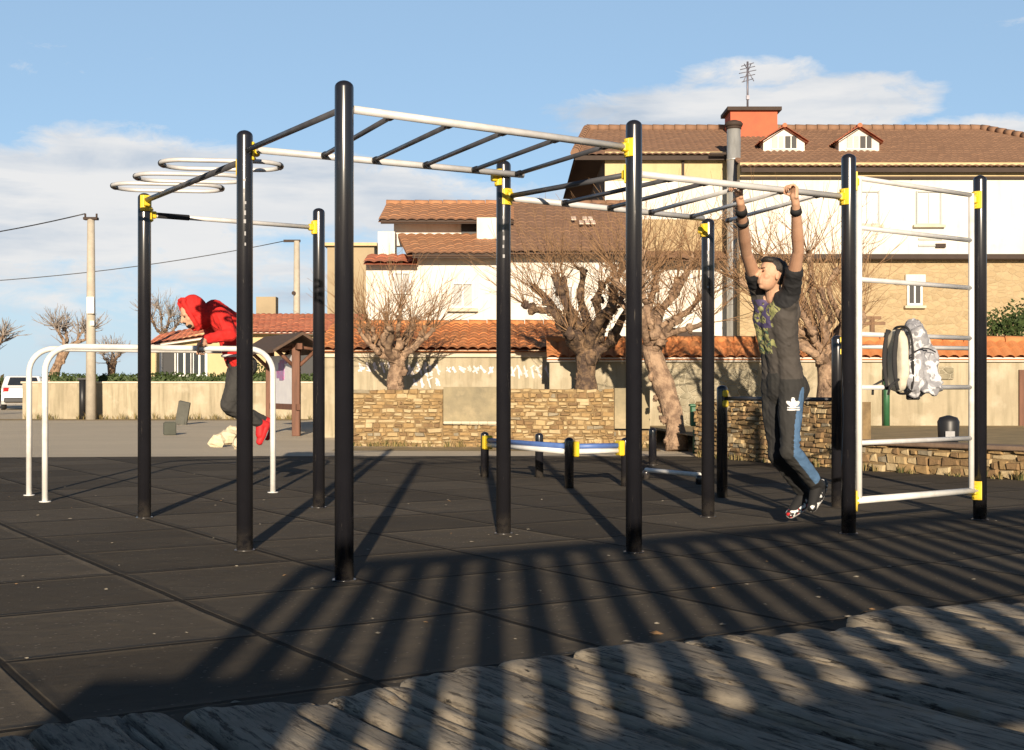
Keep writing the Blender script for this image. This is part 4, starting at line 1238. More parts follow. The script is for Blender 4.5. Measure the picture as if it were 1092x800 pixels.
wire(WIRE_A, V3((-27, 44, Z(262, 44))), .5, 'overhead_wire', 'upper dark wire leaving the tall utility pole to the left edge')
wire(p3 + V3((-.5, 0, zt3)), V3((-33, 50, Z(298, 50))), .9, 'overhead_wire', 'thin wire sagging from the pale rear pole across the sky')

# car at the far left
def car(c, ang):
    t = thing('parked_car', c, 'white hatchback parked beyond the end of the garden wall', 'car')
    fx, fy = V3((math.cos(ang), math.sin(ang), 0)), V3((-math.sin(ang), math.cos(ang), 0))
    c = V3(c)
    def q(x, y, z): return c + fx * x + fy * y + UP * z
    prof = [(-2.0, .35), (-2.05, .75), (-1.9, .98), (-1.2, 1.02), (-.75, 1.40), (.2, 1.47), (1.25, 1.42), (1.75, 1.0), (1.98, .9), (2.02, .4), (1.8, .24), (-1.8, .24)]
    b = MB(); hw = .86; n = len(prof)
    # rounded sides: inner and outer rings
    rings = []
    for y, k in ((-hw, .93), (-hw * .86, 1.0), (hw * .86, 1.0), (hw, .93)):
        rings.append([q(x * (k if abs(y) == hw else 1), y * (1 - max(0, (z - .95)) * .32), .24 + (z - .24) * (.97 if abs(y) == hw else 1)) for x, z in prof])
    vs = [p_ for r_ in rings for p_ in r_]; fs = []
    for r_ in range(3):
        for i in range(n):
            j = (i + 1) % n; fs.append((r_ * n + i, r_ * n + j, (r_ + 1) * n + j, (r_ + 1) * n + i))
    fs.append(list(range(n))[::-1]); fs.append([3 * n + i for i in range(n)])
    b.add(vs, fs, False); b.build('body', M['carwhite'], t)
    b = MB()
    for sgn in (-1, 1):
        y = sgn * .775
        b.prism([q(-1.05, y, 1.05), q(-.68, y * .985, 1.34), (q(.15, y * .97, 1.40)), q(.15, y, 1.05)], fy * sgn * .03)
        b.prism([q(.22, y, 1.05), q(.22, y * .97, 1.40), q(1.15, y * .985, 1.36), q(1.5, y, 1.05)], fy * sgn * .03)
    b.prism([q(1.72, -.62, 1.05), q(1.72, .62, 1.05), q(1.34, .52, 1.38), q(1.34, -.52, 1.38)], fx * .05)
    b.prism([q(-1.22, -.62, 1.06), q(-1.22, .62, 1.06), q(-.82, .52, 1.37), q(-.82, -.52, 1.37)], -fx * .05)
    b.build('windows', M['glass'], t)
    for sx in (-1.25, 1.25):
        for sy in (-1, 1):
            b = MB(); b.tube([q(sx, sy * .70, .31), q(sx, sy * .875, .31)], .31, 20); w_ = b.build('wheel', M['tyre'], t)
            b = MB(); b.tube([q(sx, sy * .86, .31), q(sx, sy * .885, .31)], .19, 14); b.build('rim', M['rim'], w_)
    for sy in (-1, 1):
        b = MB(); b.box(q(1.93, sy * .66, .84), (.12, .24, .2), Matrix((fx, fy, UP)).transposed(), ch=.03); b.build('tail_lamp', M['redlamp'], t)
    b = MB(); b.box(q(2.0, 0, .42), (.1, 1.5, .2), Matrix((fx, fy, UP)).transposed(), ch=.03); b.build('bumper', M['black_plastic'], t)
car((X(25, 57), 57, 0), R(-70))

# notice shelter
pk = G(316, 465); pk2 = V3((X(288, 28.2), 28.2, 0))
ks = thing('notice_shelter', (pk + pk2) / 2, 'brown wooden notice board shelter with small shingled roof and poster', 'notice board')
for p_ in (pk, pk2):
    b = MB(); b.box(p_ + UP * .93, (.16, .16, 1.86), None, ch=.01); b.build('post', M['brownwood'], ks)
dk = (pk2 - pk); dk.z = 0; Lk = dk.length; dk.normalize(); nk = V3((dk.y, -dk.x, 0))
if nk.y > 0: nk = -nk
b = MB(); b.box((pk + pk2) / 2 + UP * 1.8, (Lk + .5, .10, .12), Matrix((dk, UP.cross(dk), UP)).transposed()); b.box((pk + pk2) / 2 + UP * .58, (Lk + .3, .07, .12), Matrix((dk, UP.cross(dk), UP)).transposed()); b.build('rail', M['brownwood'], ks)
b = MB()
for s in (-1, 1):
    a_ = pk - dk * .45; e_ = pk2 + dk * .45
    rr = [a_ + UP * 2.02, e_ + UP * 2.02, e_ + nk * s * .60 + UP * 1.66, a_ + nk * s * .60 + UP * 1.66]
    b.prism(rr, UP * .06)
b.build('shelter_roof', M['shingle'], ks)
b = MB()
for s in (-1, 1):
    for p_ in (pk, pk2):
        b = MB(); b.tube([p_ + UP * 1.42 + nk * s * .07, p_ + UP * 1.74 + nk * s * .42], .04, 6)
        b.tube([p_ + UP * 1.74 + nk * s * .42, p_ + UP * 1.80], .035, 6); b.build('brace', M['brownwood'], ks)
b = MB(); b.box((pk + pk2) / 2 + UP * 1.14, (Lk - .2, .05, 1.0), Matrix((dk, UP.cross(dk), UP)).transposed()); bo = b.build('notice_panel', M['poster'], ks)
b = MB(); rd = random.Random(9)
for i in range(7):
    b.box((pk + pk2) / 2 + UP * (1.3 + rd.uniform(-.1, .28)) + nk * .03 + dk * rd.uniform(-.3, .3), (.28, .012 + .001 * i, .16), Matrix((dk, UP.cross(dk), UP)).transposed())
b.build('poster_picture', M['poster_pink'], bo)

# loose blocks and slab on the concrete
b = MB(); c = G(181, 464); b.box(c + UP * .13, (.25, .25, .26), Matrix.Rotation(.3, 3, 'Z'), ch=.015); b.box(c + UP * .265, (.2, .2, .02), Matrix.Rotation(.3, 3, 'Z'))
tag(b.build('stone_block', mat('dark_mossy_block', (.07, .075, .06), None, 6, .9, bump=.4)), 'small dark mossy block on the concrete left of the cream stones', 'block')
b = MB(); c = G(195, 453); b.box(c + UP * .30, (.30, .10, .62), Matrix.Rotation(.22, 3, 'Y') @ Matrix.Rotation(.2, 3, 'X'), ch=.01); b.box(c + V3((.0, .12, .12)), (.1, .3, .24))
tag(b.build('leaning_slab', mat('dark_slab', (.10, .10, .085), None, 6, .9, bump=.4)), 'dark rectangular slab propped up at a slant near the garden wall', 'slab')
rd = random.Random(15)
for (px, py, s_), lab in zip(((232, 477, .13), (243, 474, .17), (256, 479, .13), (249, 466, .15)),
                             ('leftmost cream limestone boulder of the heap behind the parallel bars', 'largest cream limestone boulder of the heap, in its middle',
                              'rightmost cream limestone boulder of the heap, beside the red shoes', 'rear cream limestone boulder resting behind the front three')):
    b = MB(); c = G(px, py); b.ell(c + UP * s_ * .7, (V3((s_, 0, 0)), V3((0, s_ * .8, 0)), V3((0, 0, s_ * .85))), 9, 7, jit=.5, seed=px); b.sm = [False] * len(b.sm)
    tag(b.build('boulder', M['cream_stone']), lab, 'boulder', 'limestone boulders behind the parallel bars')

# litter bin on the low wall side
pbn = G(1016, 505); pbn.y += .15
bt_ = thing('litter_bin', pbn, 'black round topped litter bin on a thin stand behind the wall ladder', 'litter bin')
s_ = 1 / (FPX / pbn.y)
def bz(py): return (505 - py) * s_
b = MB(); cc = pbn + UP * bz(460)
b.tube([cc + UP * -.16, cc + UP * -.1, cc + UP * .10, cc + UP * .15, cc + UP * .175], [.10, .115, .125, .1, .02], 20); b.build('bin_body', M['black_plastic'], bt_)
b = MB(); b.box(cc + V3((-.02, -.121, -.04)), (.11, .012, .07), None, ch=.004); b.build('sticker', M['mark'], bt_)
b = MB(); b.tube([pbn + V3((.05, .0, 0)), pbn + V3((.05, 0, bz(470)))], .022, 8); b.tube([pbn + V3((-.07, 0, bz(495))), pbn + V3((-.07, 0, bz(470)))], .018, 8); b.box(pbn + V3((0, 0, bz(474))), (.26, .1, .03)); b.build('stand', M['black_plastic'], bt_)
b = MB(); c = P(741, 462, 19.4); c.z = 0; b.box(c + UP * .56, (.14, .14, .3), None, ch=.02); b.box(c + UP * .72, (.17, .17, .04), None, ch=.01); b.tube([c, c + UP * .4], .03, 8)
tag(b.build('waste_bin', M['green_paint']), 'small green waste bin beside the leaning pale tree trunk', 'waste bin')
# rusty T-shaped pole
b = MB(); c = V3((X(930, 25.4), 25.4, 0)); b.tube([c, c + UP * Z(338, 25.4)], .05, 8); b.box(c + UP * Z(345, 25.4), (.5, .06, .06)); b.box(c + UP * Z(339, 25.4), (.34, .06, .06))
tag(b.build('clothes_pole', mat('rusty_metal', (.22, .13, .07), (.14, .08, .05), 6, .8)), 'rusty T shaped clothes pole behind the tiled wall near the backpack', 'pole')

# ================================================================== trees
def limb(mb, a, b_, r0, r1, rd, n=6, wob=.06, mi=0):
    a, b_ = V3(a), V3(b_); L = (b_ - a).length
    off1 = V3((rd.gauss(0, 1), rd.gauss(0, 1), rd.gauss(0, .6))) * wob * L
    off2 = V3((rd.gauss(0, 1), rd.gauss(0, 1), rd.gauss(0, .6))) * wob * L
    pts = []; rr = []
    for i in range(n + 1):
        t = i / n
        p = a.lerp(b_, t) + off1 * math.sin(t * math.pi) + off2 * math.sin(t * 2 * math.pi) * .5
        pts.append(p); rr.append((r0 + (r1 - r0) * t) * rd.uniform(.82, 1.2))
    mb.tube(pts, rr, 9, mi)
    return pts
def twigs(mb, c, n, L, rd, up=.75, r=.011, out=None, sub=2):
    for i in range(n):
        d = V3((rd.gauss(0, .62), rd.gauss(0, .62), up + rd.gauss(0, .32)))
        if out is not None: d += out * rd.uniform(.1, .7)
        d.normalize(); l = L * rd.uniform(.45, 1.1)
        p = V3(c) + d * .02; pts = [p]; dirv = d.copy()
        for k in range(4):
            dirv = (dirv + V3((rd.gauss(0, .12), rd.gauss(0, .12), rd.gauss(.06, .1)))).normalized()
            p = p + dirv * l / 4; pts.append(p)
        mb.tube(pts, [r, r * .85, r * .7, r * .5, r * .3], 4, 0, caps=False)
        for s in range(sub):
            t = rd.randint(1, 3); q = pts[t]; d2 = (pts[t + 1] - pts[t]).normalized()
            d2 = (d2 + V3((rd.gauss(0, .5), rd.gauss(0, .5), rd.gauss(0, .3)))).normalized(); l2 = l * rd.uniform(.2, .45)
            mb.tube([q, q + d2 * l2 * .5, q + (d2 + V3((0, 0, .2))).normalized() * l2], [r * .55, r * .4, r * .25], 4, 0, caps=False)
def pollard(name, label, Y, base, fork, limbs, L, n, seed, bark='bark', tw='twig', r=.16, tr=.011, depth=.5, group=None, sub=2, back=True):
    """base, fork in px; limbs: list of pixel polylines starting at the fork; last point carries a knob with twigs"""
    rd = random.Random(seed)
    bp = P(*base[:2], base[2] if len(base) > 2 else Y)
    if len(base) < 3: bp.z = 0
    t = thing(name, V3((bp.x, bp.y, 0)), label, 'tree', group)
    fk = P(*fork, Y)
    mb = MB(); tw_ = MB()
    limb(mb, V3((bp.x, bp.y, min(bp.z, 0.0) if len(base) < 3 else 0)), fk, r * 1.25, r, rd, 8, .03)
    mb.ell(fk, (V3((r * 1.1, 0, 0)), V3((0, r * 1.1, 0)), V3((0, 0, r * 1.1))), 10, 8, jit=.4, seed=seed)
    for lm in limbs:
        prev = fk; rr = r * .50; dy = rd.uniform(-depth, depth)
        for i, (px, py) in enumerate(lm):
            q = P(px, py, Y + dy * (i + 1) / len(lm)); r2 = rr * .72
            lp_ = limb(mb, prev, q, rr, r2, rd, 6, .08)
            for kk in (2, 4):
                if rd.random() < .6:
                    kr = rr * rd.uniform(1.1, 1.5); mb.ell(lp_[kk], (V3((kr, 0, 0)), V3((0, kr, 0)), V3((0, 0, kr))), 8, 6, jit=.8, seed=seed + kk * 3 + len(mb.v)); twigs(tw_, lp_[kk], rd.randint(2, max(3, n // 3)), L * .8, rd, r=tr, sub=sub)
            prev = q; rr = r2
        kr = max(rr * 1.45, .035)
        mb.ell(prev, (V3((kr, 0, 0)), V3((0, kr, 0)), V3((0, 0, kr * 1.1))), 9, 7, jit=.6, seed=seed + len(mb.v))
        o = prev - fk; o.z = 0
        o = o.normalized() if o.length > .05 else V3()
        twigs(tw_, prev, n, L, rd, out=o, r=tr, sub=sub)
    # extra limbs reaching forwards and backwards so that the crown has depth
    if back:
        for k in range(3):
            an = rd.uniform(0, 6.28)
            q = fk + V3((math.cos(an) * .35, (1 if k % 2 else -1) * rd.uniform(.5, 1.0), rd.uniform(.3, .8)))
            limb(mb, fk, q, r * .55, r * .35, rd, 6, .07)
            mb.ell(q, (V3((r * .5, 0, 0)), V3((0, r * .5, 0)), V3((0, 0, r * .5))), 9, 7, jit=.6, seed=seed + k)
            twigs(tw_, q, int(n * .8), L * .9, rd, r=tr, sub=sub)
    for kk in range(14):
        t_ = rd.uniform(.1, 1.0); q = V3((bp.x, bp.y, 0)).lerp(fk, t_); an = rd.uniform(0, 6.28); kr = r * rd.uniform(.25, .5)
        mb.ell(q + V3((math.cos(an), math.sin(an), 0)) * r * .85, (V3((kr, 0, 0)), V3((0, kr, 0)), V3((0, 0, kr * 1.4))), 8, 6, jit=.9, seed=kk + seed)
    mb.build('trunk', M[bark], t)
    tw_.build('crown', M[tw], t)
    return t
GT = 'pollarded plane trees behind the stone walls'
pollard('pollarded_tree', 'squat pollarded tree with fan of thin twigs before the white house', 23.6, (425, 440), (424, 386),
        [[(408, 372), (398, 352)], [(398, 366), (393, 343)], [(415, 362), (412, 338)], [(433, 365), (440, 342)], [(442, 370), (453, 350)], [(425, 360), (427, 330)], [(405, 378), (384, 352)], [(440, 374), (462, 352)]],
        1.25, 15, 41, 'bark_pale', r=.13, tr=.0065, group=GT)
pollard('pollarded_tree', 'dark forked pollarded tree standing behind the low push-up bars', 22.9, (626, 440), (626, 378),
        [[(604, 350), (582, 322)], [(598, 342), (571, 308)], [(588, 330), (560, 325)], [(615, 338), (600, 300)], [(640, 352), (655, 330)], [(640, 345), (642, 305)], [(660, 348), (676, 318)], [(620, 325), (622, 290)], [(610, 352), (592, 296)], [(650, 335), (664, 285)]],
        1.35, 18, 42, r=.19, tr=.0065, group=GT)
pollard('pollarded_tree', 'pale leaning pollarded tree whose thick trunk slants beside the green bin', 20.6, (722, 472, 20.2), (694, 372),
        [[(690, 345), (676, 300)], [(694, 340), (699, 290)], [(700, 335), (722, 300)], [(705, 350), (745, 318)], [(686, 350), (662, 320)], [(708, 358), (752, 345)], [(690, 325), (686, 268)], [(706, 330), (738, 275)], [(684, 330), (655, 285)]],
        1.4, 20, 43, 'bark_pale', r=.145, tr=.0065, group=GT, depth=.7)
pollard('pollarded_tree', 'tall pollarded tree with curved pale trunk right behind the hanging person', 19.8, (893, 470), (882, 385),
        [[(868, 365), (852, 330)], [(880, 352), (876, 310)], [(895, 350), (905, 318)], [(860, 372), (826, 330)], [(850, 368), (806, 318)], [(900, 345), (892, 290)], [(868, 345), (842, 288)], [(842, 352), (790, 300)], [(838, 340), (815, 275)], [(872, 330), (862, 272)]],
        1.35, 19, 44, 'bark_pale', r=.15, tr=.0065, group=GT, depth=.8)
GF = 'far trees on the left skyline'
pollard('bare_tree', 'far bare leaning tree with two twig tufts left of the utility pole', 46, (38, 402, 46), (70, 372),
        [[(66, 360), (60, 348)], [(82, 366), (88, 354)], [(72, 362), (68, 352)], [(92, 362), (96, 352)]], .8, 26, 45, 'bark_pale', 'twig_far', r=.15, tr=.018, group=GF, back=False)
pollard('bare_tree', 'far bare tree cut off by the left edge of the photo', 46, (-14, 440), (-10, 385),
        [[(-6, 376), (0, 366)], [(-14, 370), (-18, 355)], [(-4, 372), (3, 358)]], .8, 26, 46, 'bark_pale', 'twig_far', r=.14, tr=.018, group=GF, back=False)
pollard('bare_tree', 'far bare thin tree between the utility pole and the yellow house', 52, (120, 440), (119, 392),
        [[(114, 384), (110, 378)], [(123, 384), (128, 378)], [(119, 382), (119, 374)]], .7, 22, 47, 'bark', 'twig_far', r=.14, tr=.018, group=GF, back=False)
pollard('bare_tree', 'far bare twiggy tree rising behind the yellow house near the red hood', 58, (172, 430), (174, 360),
        [[(166, 350), (162, 340)], [(178, 350), (182, 338)], [(172, 345), (170, 330)], [(182, 355), (190, 345)]], 1.1, 24, 48, 'bark', 'twig_far', r=.14, tr=.016, group=GF, back=False)

def bush(px, py, Y, r, n, s, m, label, seed, name='bush', cat='bush', group=None):
    rd = random.Random(seed); mb = MB(); c = P(px, py, Y)
    for i in range(5):
        d = V3((rd.uniform(-.6, .6) * r[0], rd.uniform(-.5, .5) * r[1], rd.uniform(-.35, .35) * r[2]))
        leaves(mb, c + d, (r[0] * .6, r[1] * .6, r[2] * .6), n // 5, s, rd)
    for i in range(6):
        mb.tube([V3((c.x + rd.uniform(-.1, .1), c.y, 0)), c + V3((rd.uniform(-.6, .6) * r[0], rd.uniform(-.4, .4) * r[1], rd.uniform(-.2, .8) * r[2]))], .015, 5)
    tag(mb.build(name, M[m]), label, cat, group)
bush(1078, 350, 25.4, (.55, .4, .42), 700, .05, 'hedge_leaf', 'green leafy bush rising above the tile coping at the right edge', 61)
bush(1100, 338, 26.2, (.5, .4, .55), 600, .05, 'hedge_leaf', 'taller green bush half cut off by the right edge', 62)
bush(4, 416, 62, (1.6, 1.0, .8), 700, .14, 'hedge_leaf2', 'dry brown bush beyond the white car', 63)
bush(-28, 412, 58, (1.8, 1.0, .9), 700, .14, 'hedge_leaf', 'green bush at the far left behind the car', 64)
bush(281, 405, 43.5, (.6, .5, .7), 500, .07, 'hedge_leaf', 'dark green shrub behind the notice shelter and the left wall', 65)
# ================================================================== people
def fuse(name, mb, voxel, smooth, mats, parent, paint=None, wr=0.0):
    """fuse overlapping volumes of mb into one continuous surface"""
    me = bpy.data.meshes.new('tmp_mesh'); me.from_pydata([tuple(p) for p in mb.v], [], mb.f); me.update()
    ob = bpy.data.objects.new('tmp_body', me); COL.objects.link(ob)
    m = ob.modifiers.new('fuse', 'REMESH'); m.mode = 'VOXEL'; m.voxel_size = voxel; m.use_smooth_shade = True
    if smooth:
        m = ob.modifiers.new('soft', 'SMOOTH'); m.factor = .5; m.iterations = smooth
    dg = bpy.context.evaluated_depsgraph_get(); dg.update()
    ev = ob.evaluated_get(dg); em = ev.to_mesh()
    vs = [v.co.copy() for v in em.vertices]; fs = [list(p.vertices) for p in em.polygons]
    nr = [p.normal.copy() for p in em.polygons]; ce = [p.center.copy() for p in em.polygons]
    ev.to_mesh_clear()
    bpy.data.objects.remove(ob); bpy.data.meshes.remove(me)
    if wr:           # cloth creases
        vn = [V3() for _ in vs]
        for f, n in zip(fs, nr):
            for i in f: vn[i] += n
        new = []
        for v, n in zip(vs, vn):
            q = V3((v.x * 1.0, v.y, v.z * 1.5 + (v.x - v.y) * .9))
            d = abs(MN.noise(q * 9)) * -1.6 + .35 + .5 * MN.noise(v * 24) - abs(MN.noise(q * 19 + V3((5, 1, 2)))) * .7
            new.append(v + n.normalized() * wr * d)
        vs = new
    out = MB(); out.add(vs, fs, True)
    if paint:
        out.mi = [paint(c, n) for c, n in zip(ce, nr)]
    return out.build(name, mats, parent)

M['skin'] = mat('skin', (.56, .33, .215), (.47, .26, .165), 9, .6, spec=.4)
M['hair'] = mat('dark_hair', (.012, .009, .007), (.022, .016, .012), 30, .6, stretch=(1, 1, .3), bump=.4)
M['eye'] = mat('eye', (.03, .02, .015), None, 9, .2)
M['tee'] = mat('charcoal_sports_cloth', (.062, .053, .046), (.046, .040, .036), 5, .85, bump=.25, bscale=14)
M['tee_dark'] = mat('black_sports_cloth', (.014, .014, .016), None, 8, .85)
M['print_green'] = mat('olive_green_print', (.33, .32, .13), (.19, .20, .08), 25, .8)
M['print_purple'] = mat('purple_print', (.045, .035, .10), (.08, .06, .13), 25, .8)
M['print_teal'] = mat('teal_print', (.05, .12, .08), (.04, .08, .06), 25, .8)
M['pants'] = mat('dark_track_pants', (.026, .025, .023), (.019, .018, .017), 5, .85, bump=.3, bscale=11)
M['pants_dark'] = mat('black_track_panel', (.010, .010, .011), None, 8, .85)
M['stripe'] = mat('blue_side_panel', (.07, .145, .26), (.06, .12, .22), 6, .8)
M['band'] = mat('black_wristband', (.012, .012, .013), None, 9, .8)
M['hood'] = mat('red_hooded_cloth', (.62, .018, .012), (.48, .012, .010), 5, .85, bump=.4, bscale=9)
M['joggers'] = mat('charcoal_joggers', (.040, .038, .036), (.03, .029, .028), 5, .88, bump=.3, bscale=10)
M['shoe_black'] = mat('black_shoe', (.015, .015, .016), None, 9, .6)
M['shoe_white'] = mat('white_shoe_sole', (.70, .69, .68), None, 9, .6)
M['shoe_red'] = mat('red_shoe', (.55, .02, .02), (.45, .015, .02), 9, .6)

def limb_caps(mb, pts, rads, n=16):
    for i in range(len(pts) - 1):
        mb.capsule(pts[i], pts[i + 1], rads[i], rads[i + 1], n)

def grip_hand(mb, c, ax, back, wrist, br, thumb_side=1):
    """hand closed round a bar. c = point on the bar axis under the middle of the palm, ax = bar direction,
    back = direction (across the bar) of the palm side, wrist = wrist point, br = bar radius"""
    ax = ax.normalized(); back = (back - ax * back.dot(ax)).normalized()
    upd = ax.cross(back); w = (wrist - c).normalized()
    if upd.dot(w) > 0: upd = -upd            # away from the wrist
    fr = .0085
    palm_c = c + back * (br + .013) - upd * .012
    mb.capsule(wrist, palm_c - upd * .035, .026, .028, 14)
    for k in (-1.5, -.5, .5, 1.5):
        mb.capsule(palm_c + ax * k * .017 - upd * .04, palm_c + ax * k * .0205 + upd * .015, .0155, .0125, 10)
    for i, k in enumerate((-1.5, -.5, .5, 1.5)):
        R_ = br + fr + .001
        o = c + ax * k * .0215
        span = (3.5, 3.9, 3.7, 3.2)[i] * (1 if thumb_side > 0 else 1)
        pts = []
        for s in range(8):
            an = s / 7 * span - .15
            pts.append(o + (back * math.cos(an) + upd * math.sin(an)) * R_)
        pts[0] = palm_c + ax * k * .0205 + upd * .012
        for s in range(7):
            mb.capsule(pts[s], pts[s + 1], fr * (1.08 - .03 * s), fr * (1.05 - .03 * s), 8)
    # thumb leaves the side of the palm and closes underneath from the other side
    o = c + ax * thumb_side * .042
    t0 = palm_c + ax * thumb_side * .028 - upd * .03
    t1 = o + back * (br * .5 + .012) - upd * (br + .016)
    t2 = o - back * (br + .006) - upd * (br + .006)
    t3 = o - ax * thumb_side * .012 - back * (br + .012) + upd * .012
    mb.capsule(t0, t1, .0125, .0105, 8); mb.capsule(t1, t2, .0105, .0095, 8); mb.capsule(t2, t3, .0095, .008, 8)

def head_prims(mb, c, f, upv, s=1.0):
    """head centred at c, facing f"""
    f = f.normalized(); l = upv.cross(f).normalized(); u = f.cross(l).normalized()
    mb.ell(c + u * .025 * s - f * .012 * s, (f * .098 * s, l * .077 * s, u * .100 * s), 20, 14)            # skull
    mb.ell(c - u * .045 * s + f * .022 * s, (f * .070 * s, l * .060 * s, u * .075 * s), 18, 12)            # face / jaw
    mb.ell(c - u * .098 * s + f * .052 * s, (f * .024 * s, l * .026 * s, u * .020 * s), 12, 8)             # chin
    mb.capsule(c + u * .010 * s + f * .086 * s, c - u * .030 * s + f * .108 * s, .010 * s, .0145 * s, 10)  # nose
    mb.capsule(c + u * .022 * s + f * .076 * s - l * .033 * s, c + u * .022 * s + f * .076 * s + l * .033 * s, .012 * s, .012 * s, 10)
    for sg in (-1, 1):
        mb.ell(c + l * sg * .076 * s - f * .012 * s - u * .012 * s, (f * .018 * s, l * .009 * s, u * .030 * s), 10, 8)
        mb.ell(c + l * sg * .036 * s + f * .052 * s - u * .030 * s, (f * .026 * s, l * .026 * s, u * .026 * s), 10, 8)
    mb.capsule(c - u * .066 * s + f * .082 * s - l * .018 * s, c - u * .066 * s + f * .082 * s + l * .018 * s, .0075 * s, .0075 * s, 8)
    mb.capsule(c - u * .078 * s + f * .080 * s - l * .014 * s, c - u * .078 * s + f * .080 * s + l * .014 * s, .0075 * s, .0075 * s, 8)
    return l, u

# ------------------------------------------------------------------ hanging person
Fh = -U.copy(); Lh = V3((-Fh.y, Fh.x, 0)) * -1
if Lh.y > 0: Lh = -Lh                     # his left side is towards the viewer
def bar_pt(ab, px): return on_line(ab[0], ab[1], px)
hR = bar_pt(RUNGS2[2], 784); hL = bar_pt(RUNGS2[3], 843)
pel = P(835, 410, 9.28); neckb = P(826, 313, 9.20); hd = P(822, 293, 9.13)
shR = P(811, 314, 9.34); shL = P(843, 312, 9.07)
hp = thing('person', V3((pel.x, pel.y, 0)), 'person hanging by both hands from the overhead ladder in dark sportswear', 'person')
body = MB()
# arms
def arm(mb, sh, hand, back, ax, ts, bend):
    wr = hand + back * .045 - UP * .085
    el = (sh * .52 + wr * .48) + bend
    mb.capsule(sh, sh.lerp(el, .55), .050, .047); mb.capsule(sh.lerp(el, .55), el, .047, .039)
    mb.capsule(el, el.lerp(wr, .3), .039, .042); mb.capsule(el.lerp(wr, .3), wr, .042, .027)
    grip_hand(mb, hand, ax, back, wr, .0145, ts)
    return el, wr
axR = (RUNGS2[2][0] - RUNGS2[2][1]); axL = (RUNGS2[3][0] - RUNGS2[3][1])
elR, wrR = arm(body, shR, hR, U * 1.0, axR, 1, -Lh * .03 + Fh * .02)
elL, wrL = arm(body, shL, hL, U * 1.0, axL, -1, Lh * .03 + U * .02)
limb_caps(body, [neckb - UP * .03, neckb.lerp(hd, .6)], [.062, .055])
lv = V3((-.92, -.33, .20)).normalized()
hl, hu = head_prims(body, hd, lv, UP, .97)
# trunk and legs inside the clothes
chest = P(828, 338, 9.22); waist = P(832, 380, 9.26)
for sg in (-1, 1):
    limb_caps(body, [neckb + Lh * sg * .08 - UP * .05, chest + Lh * sg * .065, waist + Lh * sg * .055, pel + Lh * sg * .065], [.070, .080, .064, .074])
hipR, hipL = pel - Lh * .085 - UP * .05, pel + Lh * .085 - UP * .05
knL = P(842, 481, 9.05); knR = P(829, 485, 9.30)
anL = P(871, 518, 9.27); anR = P(858, 526, 9.50)
for h_, k_, a_ in ((hipL, knL, anL), (hipR, knR, anR)):
    limb_caps(body, [h_, h_.lerp(k_, .4), k_], [.078, .070, .050]); limb_caps(body, [k_, k_.lerp(a_, .3), a_], [.050, .050, .032])
toeL = P(866, 541, 9.24); heelL = P(880, 516, 9.33)
toeR = P(843, 548, 9.44); heelR = P(865, 533, 9.53)
for an_, to_ in ((anL, toeL), (anR, toeR)):
    limb_caps(body, [an_, an_.lerp(to_, .5), to_], [.034, .034, .026])
fuse('body', body, .0045, 3, [M['skin']], hp)
# eyes
mb = MB()
for sg in (-1, 1):
    mb.ell(hd + hl * sg * .032 + lv * .082 + hu * .004, (lv * .006, hl * .011, hu * .0045), 10, 8)
mb.build('eyes', M['eye'], hp)
mb = MB()
mb.ell(hd + hu * .052 - lv * .028, (lv * .090, hl * .079, hu * .078), 20, 14, jit=.14)
mb.ell(hd + hu * .015 - lv * .058, (lv * .050, hl * .076, hu * .085), 18, 12, jit=.12)
mb.ell(hd + hu * .092 + lv * .035, (lv * .055, hl * .060, hu * .028), 16, 10, jit=.15)
fuse('hair', mb, .006, 1, [M['hair']], hp)
mb = MB()
for sg in (-1, 1): mb.capsule(hd + hl * sg * .018 + lv * .090 + hu * .024, hd + hl * sg * .046 + lv * .080 + hu * .026, .004, .003, 8)
mb.build('eyebrows', M['hair'], hp)
# t-shirt
mb = MB()
for sg in (-1, 1):
    limb_caps(mb, [neckb + Lh * sg * .095 - UP * .055, chest + Lh * sg * .082 + Fh * .015, waist + Lh * sg * .072, pel + Lh * sg * .078 + UP * .02], [.082, .100, .084, .094], 20)
    mb.ell(chest + Lh * sg * .07 + Fh * .06 + UP * .04, (Fh * .06, Lh * .08, UP * .075), 14, 10)
    mb.ell(chest + Lh * sg * .10 - Fh * .05 + UP * .03, (Fh * .06, Lh * .065, UP * .11), 14, 10)
limb_caps(mb, [chest + Fh * .02, waist + Fh * .02, pel + UP * .03 + Fh * .01], [.105, .086, .09], 18)
for sh, el in ((shR, elR), (shL, elL)):
    mb.capsule(sh - UP * .07 + (neckb - sh) * .25, sh, .085, .072, 16)
    mb.capsule(sh, sh.lerp(el, .50), .070, .062, 16)
for i, (fr_, w_) in enumerate(((.3, .012), (.5, .01), (.72, .013))):     # folds
    q = chest.lerp(waist, fr_)
    mb.capsule(q + Lh * .15 + Fh * .05, q + Lh * .10 - Fh * .10 - UP * .05, w_, w_ * .6, 8)
